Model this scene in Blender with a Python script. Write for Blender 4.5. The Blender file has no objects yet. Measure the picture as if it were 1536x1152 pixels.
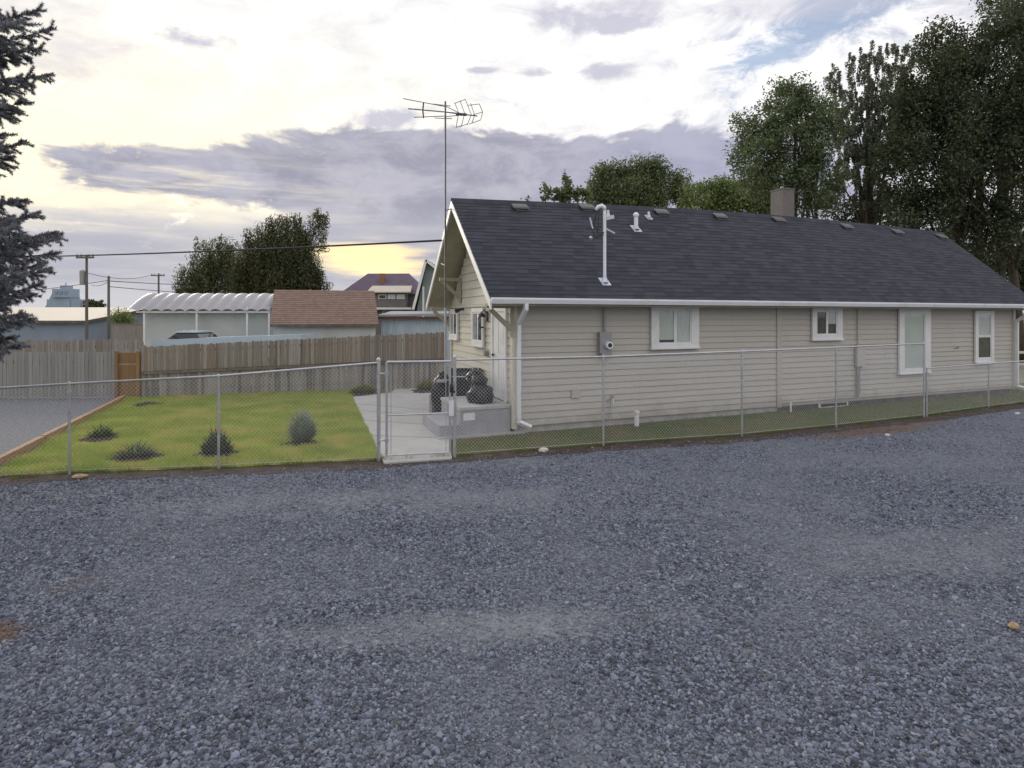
import bpy, bmesh, math, random
import numpy as np
from mathutils import Vector, Matrix
R = random.Random(7)
NR = np.random.default_rng(7)
scn = bpy.context.scene
COL = scn.collection
PI = math.pi

# ------------------------------------------------------------------ camera
F, CX, HY, HC = 950.0, 768.0, 474.0, 2.4          # focal length and horizon in photo pixels, eye height
cam_d = bpy.data.cameras.new('camera')
cam = bpy.data.objects.new('camera', cam_d); COL.objects.link(cam)
cam.location = (0, 0, HC); cam.rotation_euler = (math.radians(90), 0, 0)
cam_d.sensor_width = 36; cam_d.lens = 36 * F / 1536
cam_d.shift_y = -(576 - HY) / 1536
cam_d.clip_start = 0.1; cam_d.clip_end = 3000
scn.camera = cam
scn.view_settings.view_transform = 'Standard'; scn.view_settings.look = 'None'
scn.view_settings.exposure = 0.38; scn.view_settings.gamma = 1.0
scn.view_settings.use_curve_mapping = False
scn.cycles.max_bounces = 8; scn.cycles.transparent_max_bounces = 16

# ------------------------------------------------------------------ node helper
class S:
    """a node socket with arithmetic"""
    def __init__(s, nt, sock): s.nt, s.k = nt, sock
    def _m(s, op, *o):
        n = s.nt.nodes.new('ShaderNodeMath'); n.operation = op
        for i, v in enumerate((s,) + o):
            if isinstance(v, S): s.nt.links.new(v.k, n.inputs[i])
            else: n.inputs[i].default_value = v
        return S(s.nt, n.outputs[0])
    def __add__(s, o): return s._m('ADD', o)
    def __sub__(s, o): return s._m('SUBTRACT', o)
    def __mul__(s, o): return s._m('MULTIPLY', o)
    def __truediv__(s, o): return s._m('DIVIDE', o)
    def pow(s, o): return s._m('POWER', o)
    def abs(s): return s._m('ABSOLUTE')
    def max(s, o): return s._m('MAXIMUM', o)
    def min(s, o): return s._m('MINIMUM', o)
    def exp(s): return s._m('EXPONENT')
    def step(s, a, b, c=0.0, d=1.0):
        n = s.nt.nodes.new('ShaderNodeMapRange'); n.interpolation_type = 'SMOOTHSTEP'
        s.nt.links.new(s.k, n.inputs[0])
        for i, v in zip((1, 2, 3, 4), (a, b, c, d)): n.inputs[i].default_value = v
        return S(s.nt, n.outputs[0])
def link(nt, v, inp):
    if isinstance(v, S): nt.links.new(v.k, inp)
    elif isinstance(v, (tuple, list)): inp.default_value = tuple(v) + (1,) if len(v) == 3 and len(inp.default_value) == 4 else v
    else: inp.default_value = v
def mix(nt, f, a, b, blend='MIX'):
    n = nt.nodes.new('ShaderNodeMix'); n.data_type = 'RGBA'; n.blend_type = blend
    link(nt, f, n.inputs[0]); link(nt, a, n.inputs[6]); link(nt, b, n.inputs[7])
    return S(nt, n.outputs[2])
def noise(nt, vec, scale, detail=4, rough=.55, lac=2.0, dist=0.0):
    n = nt.nodes.new('ShaderNodeTexNoise'); n.inputs['Scale'].default_value = scale
    n.inputs['Detail'].default_value = detail; n.inputs['Roughness'].default_value = rough
    n.inputs['Lacunarity'].default_value = lac; n.inputs['Distortion'].default_value = dist
    if vec is not None: nt.links.new(vec.k, n.inputs['Vector'])
    return S(nt, n.outputs[0])
def scaled(nt, vec, sc, loc=(0, 0, 0), rot=(0, 0, 0)):
    n = nt.nodes.new('ShaderNodeMapping'); n.inputs['Scale'].default_value = sc; n.inputs['Location'].default_value = loc
    n.inputs['Rotation'].default_value = rot
    nt.links.new(vec.k, n.inputs[0]); return S(nt, n.outputs[0])

# ------------------------------------------------------------------ sky, sun
SUN_EL, SUN_AZ = math.radians(13), math.radians(-34)      # azimuth from +Y towards +X
w = bpy.data.worlds.new('World'); scn.world = w; w.use_nodes = True
nt = w.node_tree; nt.nodes.clear()
sky = nt.nodes.new('ShaderNodeTexSky'); sky.sky_type = 'NISHITA'; sky.sun_disc = False
sky.sun_elevation = SUN_EL; sky.sun_rotation = SUN_AZ; sky.air_density = 1.0; sky.dust_density = 1.0
tc = nt.nodes.new('ShaderNodeTexCoord'); D = S(nt, tc.outputs['Generated'])
sp = nt.nodes.new('ShaderNodeSeparateXYZ'); nt.links.new(D.k, sp.inputs[0])
x, y, z = (S(nt, sp.outputs[i]) for i in range(3))
az = x._m('ARCTAN2', y); el = z._m('ARCSINE')
def bump2(ca, ce, wa, we):                               # a soft patch of sky about azimuth ca, elevation ce
    a = (az - ca) / wa; e = (el - ce) / we
    return ((a * a + e * e) * -1.0).exp()
def dirpx(px, py):
    a = math.atan((px - CX) / F); return a, math.atan((HY - py) / F * math.cos(a))
n_big = noise(nt, scaled(nt, D, (2.2, 2.2, 7.5), (3.1, .4, 0)), 1.6, 9, .6, 2.1, .25)
n_mid = noise(nt, scaled(nt, D, (4.6, 4.6, 9.5), (1.7, 8.4, 2)), 2.0, 10, .62, 2.1, .35)
n_str = noise(nt, scaled(nt, D, (3.0, 3.0, 30.0), (5.0, 2.0, 0)), 1.7, 7, .58)
n_wisp = noise(nt, scaled(nt, D, (5.0, 5.0, 10.0), (9.0, 1.0, 4)), 2.2, 8, .65, 2.1, .6)
# clear air
clear = mix(nt, 1.0, S(nt, sky.outputs[0]), (1.0, 1.12, 1.35), 'MULTIPLY')
# high bright sheet
white = mix(nt, (n_wisp * .6 + n_mid * .4).step(.36, .62), (9.3, 9.15, 9.0), (7.0, 6.95, 7.2))
warm_zone = bump2(-.60, .20, .50, .17)
white = mix(nt, (warm_zone * (n_big * .8 + .6)).min(1.0) * .9, white, (9.6, 8.6, 6.3))
gap = n_wisp * 1.0 + bump2(.50, .42, .16, .075) * .30 + bump2(*dirpx(1145, 88), .07, .022) * .28
gap = gap + (az.abs() * .02)
cover = gap.step(.60, .84, 1.0, .28)
skyc = mix(nt, cover, clear, white)
# soft grey shading in the sheet towards the upper left and over the top
soft = (n_big + bump2(*dirpx(110, 110), .14, .05) * .10 + bump2(*dirpx(880, 20), .12, .03) * .18 + bump2(*dirpx(1130, 5), .15, .03) * .18
        - bump2(*dirpx(620, 60), .35, .08) * .1 - bump2(*dirpx(200, 170), .2, .05) * .12).step(.50, .70)
skyc = mix(nt, soft * .6, skyc, (4.9, 4.8, 5.6))
# little grey puffs
puff = (n_wisp * .9 + .35) * (bump2(*dirpx(290, 55), .055, .016) + bump2(*dirpx(905, 106), .05, .013) + bump2(*dirpx(812, 110), .035, .009)
        + bump2(*dirpx(880, 22), .09, .022) + bump2(*dirpx(720, 105), .03, .006) + bump2(*dirpx(575, 182), .06, .022) + bump2(*dirpx(930, 40), .06, .012)) * .50
skyc = mix(nt, (puff + n_mid * .9 + n_wisp * .3).step(.70, .98) * .85, skyc, (4.4, 4.4, 5.3))
# the long lavender grey bank
def bank(ce, we, ca, wa, k): 
    e = (el - ce) / we; a = (az - ca) / wa
    return (e * e + (a * a) * (a * a)) * -k + k
shape = bank(.165, .125, .10, .46, 1.15).max(bank(.195, .040, -.42, .24, .85)).max(bank(.205, .060, -.27, .20, 1.0)).max(bank(.255, .036, -.12, .26, .8)).max(-1.2)
m = (shape * .27 + n_big * .36 + n_mid * .68).step(.52, .64)
bcol = mix(nt, n_mid.step(.36, .64), (2.8, 2.8, 3.5), (4.1, 4.05, 4.7))
bcol = mix(nt, n_str.step(.5, .72) * .35, bcol, (4.6, 4.5, 4.9))
bcol = mix(nt, el.step(.10, .20, 1.0, 0.0) * .5, bcol, (3.9, 3.9, 4.45))
bcol = mix(nt, az.step(-.1, .35) * .55, bcol, (3.35, 3.45, 4.7))
bcol = mix(nt, bump2(-.56, .165, .22, .05) * n_str.step(.42, .62), bcol, (8.6, 7.8, 6.0))
skyc = mix(nt, m, skyc, bcol)
# low veil to the horizon, streaked, with warm breaks
veil = el.step(.095, .175, 1.0, 0.0)
front = az.abs().step(.9, 1.8, 1.0, 0.0)
vcol = mix(nt, n_str.step(.38, .66), (3.6, 3.65, 4.3), (4.6, 4.5, 4.8))
vcol = mix(nt, (n_str * .7 + .14 + bump2(*dirpx(150, 285), .2, .03) * .2).step(.5, .68) * bump2(*dirpx(110, 288), .20, .045), vcol, (8.8, 7.9, 5.3))
vcol = mix(nt, (n_str * .8 + bump2(*dirpx(560, 392), .12, .03) * .5).step(.55, .8) * bump2(*dirpx(560, 392), .17, .05), vcol, (11.5, 8.8, 4.4))
vcol = mix(nt, el.step(0.0, .05, 1.0, 0.0) * .7, vcol, (4.9, 5.0, 5.3))
skyc = mix(nt, veil * .92, skyc, vcol)
bg = nt.nodes.new('ShaderNodeBackground'); bg.inputs[1].default_value = 0.1
nt.links.new(skyc.k, bg.inputs[0])
wo = nt.nodes.new('ShaderNodeOutputWorld'); nt.links.new(bg.outputs[0], wo.inputs[0])

sun_d = bpy.data.lights.new('sun', 'SUN'); sun_d.energy = 0.9; sun_d.angle = math.radians(18); sun_d.color = (1.0, .9, .74)
sun = bpy.data.objects.new('sun', sun_d); COL.objects.link(sun)
sd = Vector((math.sin(SUN_AZ) * math.cos(SUN_EL), math.cos(SUN_AZ) * math.cos(SUN_EL), math.sin(SUN_EL)))
sun.rotation_euler = sd.to_track_quat('Z', 'Y').to_euler(); sun.location = sd * 60

# ------------------------------------------------------------------ materials
def mat_base(name):
    m = bpy.data.materials.new(name); m.use_nodes = True
    nt = m.node_tree; b = nt.nodes['Principled BSDF']
    tc = nt.nodes.new('ShaderNodeTexCoord'); return m, nt, b, S(nt, tc.outputs['Object'])
def bump(nt, b, h, strength=.3, dist=.01):
    n = nt.nodes.new('ShaderNodeBump'); n.inputs['Strength'].default_value = strength; n.inputs['Distance'].default_value = dist
    nt.links.new(h.k, n.inputs['Height']); nt.links.new(n.outputs[0], b.inputs['Normal'])
def rnd(nt):
    n = nt.nodes.new('ShaderNodeObjectInfo'); return S(nt, n.outputs['Random'])
def simple(name, c, rough=.6, metal=0.0, var=.12, scale=6.0, bs=.15, stretch=(1, 1, 1), dirt=None, dirt_amt=.4, per_obj=0.0, spec=.4, splash=False):
    m, nt, b, P = mat_base(name)
    n1 = noise(nt, scaled(nt, P, stretch), scale, 6); n2 = noise(nt, scaled(nt, P, stretch), scale * 9, 3)
    lo = tuple(v * (1 - var) for v in c); hi = tuple(min(1, v * (1 + var)) for v in c)
    col = mix(nt, (n1 * .7 + n2 * .3).step(.32, .68), lo, hi)
    if per_obj:
        col = mix(nt, rnd(nt) * per_obj, col, tuple(v * .55 for v in c))
    if dirt: col = mix(nt, noise(nt, P, scale * .6, 7, .65).step(.52, .75) * dirt_amt, col, dirt)
    if splash:
        gg = nt.nodes.new('ShaderNodeNewGeometry'); sx = nt.nodes.new('ShaderNodeSeparateXYZ'); nt.links.new(gg.outputs['Position'], sx.inputs[0]); PW = S(nt, gg.outputs['Position'])
        low = (noise(nt, PW, 2.2, 6, .7) * .9 - S(nt, sx.outputs[2]) * .9).step(.05, .42)
        col = mix(nt, low * .55, col, (.26, .225, .18))
        streak = noise(nt, scaled(nt, PW, (9, 9, .5)), 1.5, 4).step(.60, .74)
        col = mix(nt, streak * .22, col, (.33, .31, .28))
    link(nt, col, b.inputs['Base Color']); link(nt, n1 * .2 + (rough - .1), b.inputs['Roughness'])
    b.inputs['Metallic'].default_value = metal; b.inputs['Specular IOR Level'].default_value = spec
    bump(nt, b, n2, bs, .004)
    return m
M = {}
M['siding'] = simple('siding_vinyl', (.505, .478, .432), .55, var=.05, scale=1.2, bs=.03, stretch=(.4, .4, 3), dirt=(.36, .34, .31), dirt_amt=.35, per_obj=.07, splash=True)
M['siding_gable_lit'] = simple('siding_gable_lit', (.58, .545, .465), .55, var=.05, scale=1.2, bs=.03, stretch=(.4, .4, 3), dirt=(.42, .39, .33), dirt_amt=.3, per_obj=.08, splash=True)  # same siding, paler and warmer: soft sunlight put into the colour
M['trim'] = simple('white_trim', (.78, .78, .78), .45, var=.05, scale=3, dirt=(.5, .48, .44), dirt_amt=.35)
M['gutter'] = simple('gutter_white', (.76, .77, .80), .35, var=.05, scale=2, dirt=(.45, .43, .4), dirt_amt=.4)
M['soffit'] = simple('soffit', (.40, .37, .28), .7, var=.1, scale=3)
M['cream'] = simple('cream_paint', (.62, .58, .48), .5, var=.05, scale=3)
M['foundation'] = simple('foundation', (.40, .39, .36), .9, var=.2, scale=4, bs=.4, dirt=(.2, .17, .13), dirt_amt=.6)
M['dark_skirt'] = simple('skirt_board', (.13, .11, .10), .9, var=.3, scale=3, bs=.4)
M['galv'] = simple('galvanised_steel', (.50, .51, .54), .42, .65, var=.12, scale=9, dirt=(.4, .38, .36), dirt_amt=.4)
M['wire'] = simple('fence_wire', (.60, .62, .68), .5, .3, var=.1, scale=9)
M['white_metal'] = simple('white_metal', (.80, .80, .84), .35, .1, var=.05, scale=5)
M['flash'] = simple('flashing_metal', (.50, .52, .60), .3, .6, var=.1, scale=9)
M['grey_metal'] = simple('grey_metal', (.33, .33, .34), .5, .3, var=.1, scale=7)
M['vent_grey'] = simple('roof_vent_grey', (.13, .125, .13), .6, .1, var=.15, scale=7)
M['dark_metal'] = simple('dark_metal', (.05, .05, .055), .45, .4, var=.2, scale=8)
M['antenna'] = simple('antenna_metal', (.17, .165, .17), .5, .5, var=.2, scale=8)
M['black_plastic'] = simple('black_plastic', (.014, .014, .016), .35, 0, var=.3, scale=6, bs=.4)
M['black_paint'] = simple('black_enamel', (.016, .016, .017), .25, 0, var=.2, scale=5)
M['conc'] = simple('concrete', (.43, .425, .42), .9, var=.08, scale=1.5, bs=.35, dirt=(.30, .28, .25), dirt_amt=.45)
M['conc_dark'] = simple('concrete_step', (.33, .335, .36), .9, var=.1, scale=2.5, bs=.4, dirt=(.22, .22, .22), dirt_amt=.4)
M['brown_wood'] = simple('edging_wood', (.36, .22, .12), .8, var=.25, scale=3, bs=.5, stretch=(1, 6, 6), dirt=(.16, .11, .08))
M['orange_wood'] = simple('fresh_cedar', (.29, .175, .082), .75, var=.2, scale=3, bs=.4, stretch=(6, 6, .7), per_obj=.4)
M['pole_wood'] = simple('pole_wood', (.15, .13, .125), .9, var=.25, scale=4, bs=.5, stretch=(6, 6, .5))
M['bark'] = simple('bark', (.085, .068, .052), .95, var=.35, scale=5, bs=.9, stretch=(3, 3, .6))
M['mulch'] = simple('mulch', (.055, .038, .028), .95, var=.5, scale=22, bs=1.0)
M['curtain'] = simple('curtain_cloth', (.70, .72, .70), .9, var=.06, scale=4)
M['shade_green'] = simple('pale_window_shade', (.66, .69, .63), .8, var=.05, scale=2)
M['room_dark'] = simple('unlit_room_dark', (.10, .095, .09), .9, var=.3, scale=3)  # dark colour standing in for an unlit room behind the glass
M['shed_white'] = simple('white_shed_wall', (.52, .55, .54), .7, var=.08, scale=1, dirt=(.4, .38, .34))
M['carport'] = simple('white_roof_metal', (.33, .325, .35), .4, .1, var=.08, scale=1.2, dirt=(.45, .42, .4))
M['shed_blue'] = simple('blue_grey_wall', (.24, .29, .36), .7, var=.08, scale=.8)
M['roof_beige'] = simple('beige_roof', (.55, .50, .42), .6, var=.1, scale=.7)
M['metal_blue'] = simple('pale_blue_metal', (.50, .59, .67), .45, .1, var=.12, scale=2, dirt=(.38, .40, .40), stretch=(3, 3, .5))
M['roof_purple'] = simple('mauve_roof', (.125, .095, .135), .8, var=.15, scale=2)
M['wall_grey'] = simple('grey_brown_wall', (.20, .18, .175), .8, var=.1, scale=2)
M['green_wall'] = simple('grey_green_wall', (.22, .26, .25), .8, var=.1, scale=2)
M['brick'] = simple('chimney_brick', (.33, .16, .09), .9, var=.25, scale=8, bs=.6)
M['chimney'] = simple('chimney_stucco', (.19, .17, .16), .9, var=.12, scale=5, bs=.6, dirt=(.16, .14, .13))
M['haze_blue'] = simple('hazed_bin_steel', (.30, .37, .47), .5, .2, var=.12, scale=.1)  # steel with bluish distance haze put into its colour
M['truck'] = simple('pale_car_paint', (.46, .56, .66), .25, .1, var=.04, scale=1)
M['rock'] = simple('pale_rock', (.62, .58, .55), .9, var=.2, scale=12, bs=.7)
M['tan'] = simple('tan_rock', (.40, .29, .17), .8, var=.25, scale=20, bs=.5)
M['label'] = simple('white_label', (.72, .72, .74), .6, var=.05, scale=12)
M['cable'] = simple('black_cable', (.03, .03, .034), .6)
M['red_fascia'] = simple('red_brown_fascia', (.11, .05, .045), .7)

def glass():
    m, nt, b, P = mat_base('window_glass')
    out = nt.nodes['Material Output']
    tr = nt.nodes.new('ShaderNodeBsdfTransparent'); tr.inputs[0].default_value = (.94, .96, .96, 1)
    gl = nt.nodes.new('ShaderNodeBsdfGlossy'); gl.inputs['Roughness'].default_value = .03
    fr = nt.nodes.new('ShaderNodeLayerWeight'); fr.inputs[0].default_value = .5
    mx = nt.nodes.new('ShaderNodeMixShader')
    f = S(nt, fr.outputs['Facing']).pow(3.5) * .55 + .045; nt.links.new(f.k, mx.inputs[0])
    nt.links.new(tr.outputs[0], mx.inputs[1]); nt.links.new(gl.outputs[0], mx.inputs[2]); nt.links.new(mx.outputs[0], out.inputs[0])
    return m
M['glass'] = glass()
def car_glass():
    m, nt, b, P = mat_base('dark_car_glass'); b.inputs['Base Color'].default_value = (.01, .012, .014, 1); b.inputs['Roughness'].default_value = .06
    return m
M['car_glass'] = car_glass()

def wood_fence(name, cols, streak=1.0, stain=None):
    m, nt, b, P = mat_base(name)
    r = rnd(nt)
    cr = nt.nodes.new('ShaderNodeValToRGB'); cr.color_ramp.interpolation = 'LINEAR'
    els = cr.color_ramp.elements
    while len(els) < len(cols): els.new(.5)
    for i, c in enumerate(cols):
        gm_ = sum(c) / 3 * 1.04; c = tuple((v * .74 + gm_ * .26) * 1.12 for v in c)
        els[i].position = i / (len(cols) - 1); els[i].color = tuple(c) + (1,)
    nt.links.new(r.k, cr.inputs[0])
    off = nt.nodes.new('ShaderNodeCombineXYZ'); rr = r * 37.0
    for i in range(3): nt.links.new(rr.k, off.inputs[i])
    va = nt.nodes.new('ShaderNodeVectorMath'); nt.links.new(P.k, va.inputs[0]); nt.links.new(off.outputs[0], va.inputs[1])
    V = S(nt, va.outputs[0])
    g = noise(nt, scaled(nt, V, (14, 14, .9)), 2.2, 6, .6)
    blot = noise(nt, scaled(nt, V, (2.2, 2.2, 1.0)), 1.6, 5, .6)
    col = mix(nt, g.step(.35, .7) * .55 * streak, S(nt, cr.outputs[0]), (.085, .07, .06))
    col = mix(nt, blot.step(.55, .75) * .5, col, (.27, .255, .235))
    if stain: col = mix(nt, noise(nt, scaled(nt, V, (3, 3, .5)), 2.0, 4).step(.56, .70) * .75, col, stain)
    link(nt, col, b.inputs['Base Color']); b.inputs['Roughness'].default_value = .85
    bump(nt, b, g, .5, .006); return m
M['old_fence'] = wood_fence('weathered_fence', [(.15, .125, .11), (.31, .28, .25), (.22, .18, .145), (.40, .365, .325), (.29, .215, .145), (.23, .205, .185), (.35, .315, .28)], 1.1, (.36, .18, .065))
M['low_fence'] = wood_fence('weathered_fence_low', [(.20, .175, .155), (.36, .33, .305), (.17, .145, .125), (.42, .39, .36), (.28, .255, .23)], 1.2)
M['grey_fence'] = wood_fence('grey_fence', [(.28, .275, .255), (.33, .32, .295), (.25, .24, .225), (.35, .34, .315)], .9)
M['far_fence'] = wood_fence('far_fence', [(.25, .22, .19), (.31, .285, .26), (.21, .18, .155), (.34, .31, .285)], .8)

def shingle(name, base, c2, tab=.28, course=.14):
    m, nt, b, P = mat_base(name)
    uv = nt.nodes.new('ShaderNodeUVMap'); U = S(nt, uv.outputs[0])
    br = nt.nodes.new('ShaderNodeTexBrick'); br.offset = .5; br.squash = 1
    nt.links.new(U.k, br.inputs['Vector']); br.inputs['Scale'].default_value = 1.0
    br.inputs['Brick Width'].default_value = tab; br.inputs['Row Height'].default_value = course
    br.inputs['Mortar Size'].default_value = .004; br.inputs['Color1'].default_value = (0, 0, 0, 1); br.inputs['Color2'].default_value = (1, 1, 1, 1)
    br.inputs['Mortar'].default_value = (.2, .2, .2, 1)
    bw = nt.nodes.new('ShaderNodeRGBToBW'); nt.links.new(br.outputs[0], bw.inputs[0]); t = S(nt, bw.outputs[0])
    n1 = noise(nt, U, .55, 5); n2 = noise(nt, U, 60, 3, .7)
    col = mix(nt, (t * .62 + n1 * .6).step(.15, 1.0), base, c2)
    col = mix(nt, n2.step(.4, .7) * .4, col, tuple(v * 1.7 for v in c2))
    col = mix(nt, noise(nt, scaled(nt, U, (2.0, .25, 1)), 1.2, 5).step(.55, .75) * .3, col, tuple(v * 1.5 for v in c2))
    link(nt, col, b.inputs['Base Color']); b.inputs['Roughness'].default_value = .85; b.inputs['Specular IOR Level'].default_value = .3
    bump(nt, b, n2 * .5 + t * .5, .5, .006); return m
M['roof'] = shingle('charcoal_shingles', (.021, .024, .034), (.047, .050, .066))
M['roof_brown'] = shingle('brown_shingles', (.165, .115, .092), (.235, .165, .138), .16, .14)

def leafy(name, c1, c2, trans=.3, c3=None):
    m, nt, b, P = mat_base(name)
    g = nt.nodes.new('ShaderNodeNewGeometry'); r = S(nt, g.outputs['Random Per Island'])
    n = noise(nt, P, .9, 3)
    col = mix(nt, (r * .65 + n * .5).step(.2, .95), c1, c2)
    if c3: col = mix(nt, (r * 7.31)._m('FRACT').step(.86, .96), col, c3)
    di = nt.nodes.new('ShaderNodeBsdfDiffuse'); tr = nt.nodes.new('ShaderNodeBsdfTranslucent'); mx = nt.nodes.new('ShaderNodeMixShader')
    gl = nt.nodes.new('ShaderNodeBsdfGlossy'); gl.inputs['Roughness'].default_value = .45; gl.inputs['Color'].default_value = (.6, .65, .7, 1)
    mg = nt.nodes.new('ShaderNodeMixShader'); mg.inputs[0].default_value = .05
    mx.inputs[0].default_value = trans
    link(nt, col, di.inputs[0]); link(nt, mix(nt, .4, col, (.14, .15, .03)), tr.inputs[0])
    nt.links.new(di.outputs[0], mx.inputs[1]); nt.links.new(tr.outputs[0], mx.inputs[2])
    nt.links.new(mx.outputs[0], mg.inputs[1]); nt.links.new(gl.outputs[0], mg.inputs[2])
    nt.links.new(mg.outputs[0], nt.nodes['Material Output'].inputs[0]); return m
M['leaf_mid'] = leafy('leaf_mid', (.07, .095, .04), (.20, .25, .105), .38, (.24, .26, .14))
M['leaf_dark'] = leafy('leaf_dark', (.030, .042, .022), (.095, .115, .055), .32)
M['leaf_grey'] = leafy('leaf_grey_green', (.08, .105, .075), (.21, .25, .18), .38, (.30, .33, .27))
M['leaf_cotton'] = leafy('leaf_cottonwood', (.075, .11, .05), (.20, .255, .125), .38, (.30, .34, .22))
M['leaf_poplar'] = leafy('leaf_poplar', (.11, .13, .10), (.26, .29, .23), .42, (.36, .38, .33))
M['willow_dark'] = leafy('willow_dark', (.038, .046, .018), (.11, .12, .048), .32, (.20, .13, .045))
M['leaf_light'] = leafy('leaf_light', (.14, .19, .06), (.27, .33, .12), .4)
M['leaf_willow'] = leafy('leaf_willow', (.05, .062, .026), (.15, .165, .07), .35, (.22, .17, .06))
M['needle'] = leafy('spruce_needles', (.18, .19, .215), (.40, .41, .48), .42, (.42, .38, .52))
M['sage'] = leafy('sage_leaves', (.20, .25, .19), (.42, .47, .38), .3)
M['plant_green'] = leafy('plant_green', (.06, .10, .03), (.16, .20, .08), .3)
M['plant_dark'] = leafy('plant_dark', (.055, .075, .045), (.15, .17, .11), .25)
M['weed'] = leafy('weed_yellow', (.20, .22, .06), (.36, .34, .12), .3)

def grass_mat(name, c1, c2, c3, thin=False):
    m, nt, b, P = mat_base(name)
    g = nt.nodes.new('ShaderNodeNewGeometry'); r = S(nt, g.outputs['Random Per Island'])
    Pw = S(nt, g.outputs['Position'])
    n1 = noise(nt, Pw, .55, 5, .6); n2 = noise(nt, Pw, 3.0, 4)
    col = mix(nt, (n1 * .7 + n2 * .35 + r * .4).step(.48, 1.0), c1, c2)
    col = mix(nt, (noise(nt, Pw, 1.1, 6, .68) + r * .2).step(.54, .76) * .85, col, c3)
    link(nt, col, b.inputs['Base Color']); b.inputs['Roughness'].default_value = .75; b.inputs['Specular IOR Level'].default_value = .15
    tl = nt.nodes.new('ShaderNodeBsdfTranslucent'); ms = nt.nodes.new('ShaderNodeMixShader'); ms.inputs[0].default_value = .38 if thin else 0.0
    link(nt, mix(nt, .35, col, c2), tl.inputs[0]); nt.links.new(b.outputs[0], ms.inputs[1]); nt.links.new(tl.outputs[0], ms.inputs[2]); nt.links.new(ms.outputs[0], nt.nodes['Material Output'].inputs[0])
    bump(nt, b, noise(nt, Pw, 45, 3), .6, .02); return m
M['grass'] = grass_mat('lawn_grass', (.25, .37, .065), (.50, .55, .13), (.62, .54, .21), True)
M['turf'] = grass_mat('turf_soil', (.22, .28, .05), (.38, .40, .09), (.44, .38, .14))
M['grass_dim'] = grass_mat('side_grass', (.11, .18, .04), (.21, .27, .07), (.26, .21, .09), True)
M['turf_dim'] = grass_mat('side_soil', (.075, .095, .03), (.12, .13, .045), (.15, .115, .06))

def gravel_mat(name, base=(.138, .155, .203), stones=True):
    m, nt, b, _ = mat_base(name)
    g = nt.nodes.new('ShaderNodeNewGeometry'); P = S(nt, g.outputs['Position'])
    vo = nt.nodes.new('ShaderNodeTexVoronoi'); vo.inputs['Scale'].default_value = 36; nt.links.new(P.k, vo.inputs['Vector'])
    bw = nt.nodes.new('ShaderNodeSeparateColor'); nt.links.new(vo.outputs['Color'], bw.inputs[0])
    t = S(nt, bw.outputs[0]); d = S(nt, vo.outputs['Distance'])
    if not stones:
        at = nt.nodes.new('ShaderNodeAttribute'); at.attribute_type = 'INSTANCER'; at.attribute_name = 'tint'
        t = S(nt, at.outputs['Fac'])
    dk = tuple(v * .38 for v in base); lt = tuple(v * 1.9 for v in base)
    col = mix(nt, t.pow(1.4), dk, lt)
    col = mix(nt, t.step(.97, .995), col, (.36, .37, .42))
    col = mix(nt, (t * 9.7)._m('FRACT').step(.82, .93) * .4, col, (.17, .15, .135))
    big = noise(nt, P, .45, 4); fine = noise(nt, P, 1.6, 5, .65)
    col = mix(nt, (big * .7 + fine * .3).step(.42, .62) * .6, col, (.195, .212, .25))
    # compacted paler wheel track and brown soil showing through
    def patch(cx, cy, rx, ry, ang=0.0):
        sep = nt.nodes.new('ShaderNodeSeparateXYZ'); nt.links.new(P.k, sep.inputs[0])
        X = S(nt, sep.outputs[0]) - cx; Y = S(nt, sep.outputs[1]) - cy
        c, s_ = math.cos(ang), math.sin(ang)
        a = (X * c + Y * s_) / rx; e = (Y * c - X * s_) / ry
        return ((a * a + e * e) * -1.0).exp()
    track = patch(-.4, 4.85, 1.9, .38, .10) + patch(4.6, 6.6, 3.2, .9, .25) * .8 + patch(-1.5, 8.3, 5.0, .8, .05) * .7
    col = mix(nt, (track * .6 + fine * .5).step(.46, .85) * .7, col, (.235, .248, .28))
    soil = patch(-4.0, 4.75, .45, .22) + patch(3.45, 3.75, .40, .30) + patch(7.6, 13.2, 2.6, .45, .42) + patch(10.5, 15.4, 2.6, .5, .42) + patch(-3.9, 5.6, .5, .5) * .5
    col = mix(nt, (soil * .75 + fine * .7).step(.62, 1.05) * .75, col, (.17, .105, .065))
    link(nt, col, b.inputs['Base Color']); b.inputs['Roughness'].default_value = .85; b.inputs['Specular IOR Level'].default_value = .3
    if stones: bump(nt, b, (d * -1.0) + fine * .4, .9, .03)
    else: bump(nt, b, noise(nt, P, 90, 3), .3, .003)
    return m
M['gravel'] = gravel_mat('gravel'); M['stone'] = gravel_mat('gravel_stone', stones=False)
M['drive'] = simple('driveway_gravel', (.155, .158, .180), .9, var=.25, scale=14, bs=.8)
M['dirt'] = simple('dirt', (.058, .043, .036), .95, var=.5, scale=5, bs=1.0, dirt=(.16, .125, .085), dirt_amt=.7)
M['field'] = simple('dry_ground', (.20, .19, .12), .95, var=.3, scale=.3, bs=.5)

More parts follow.
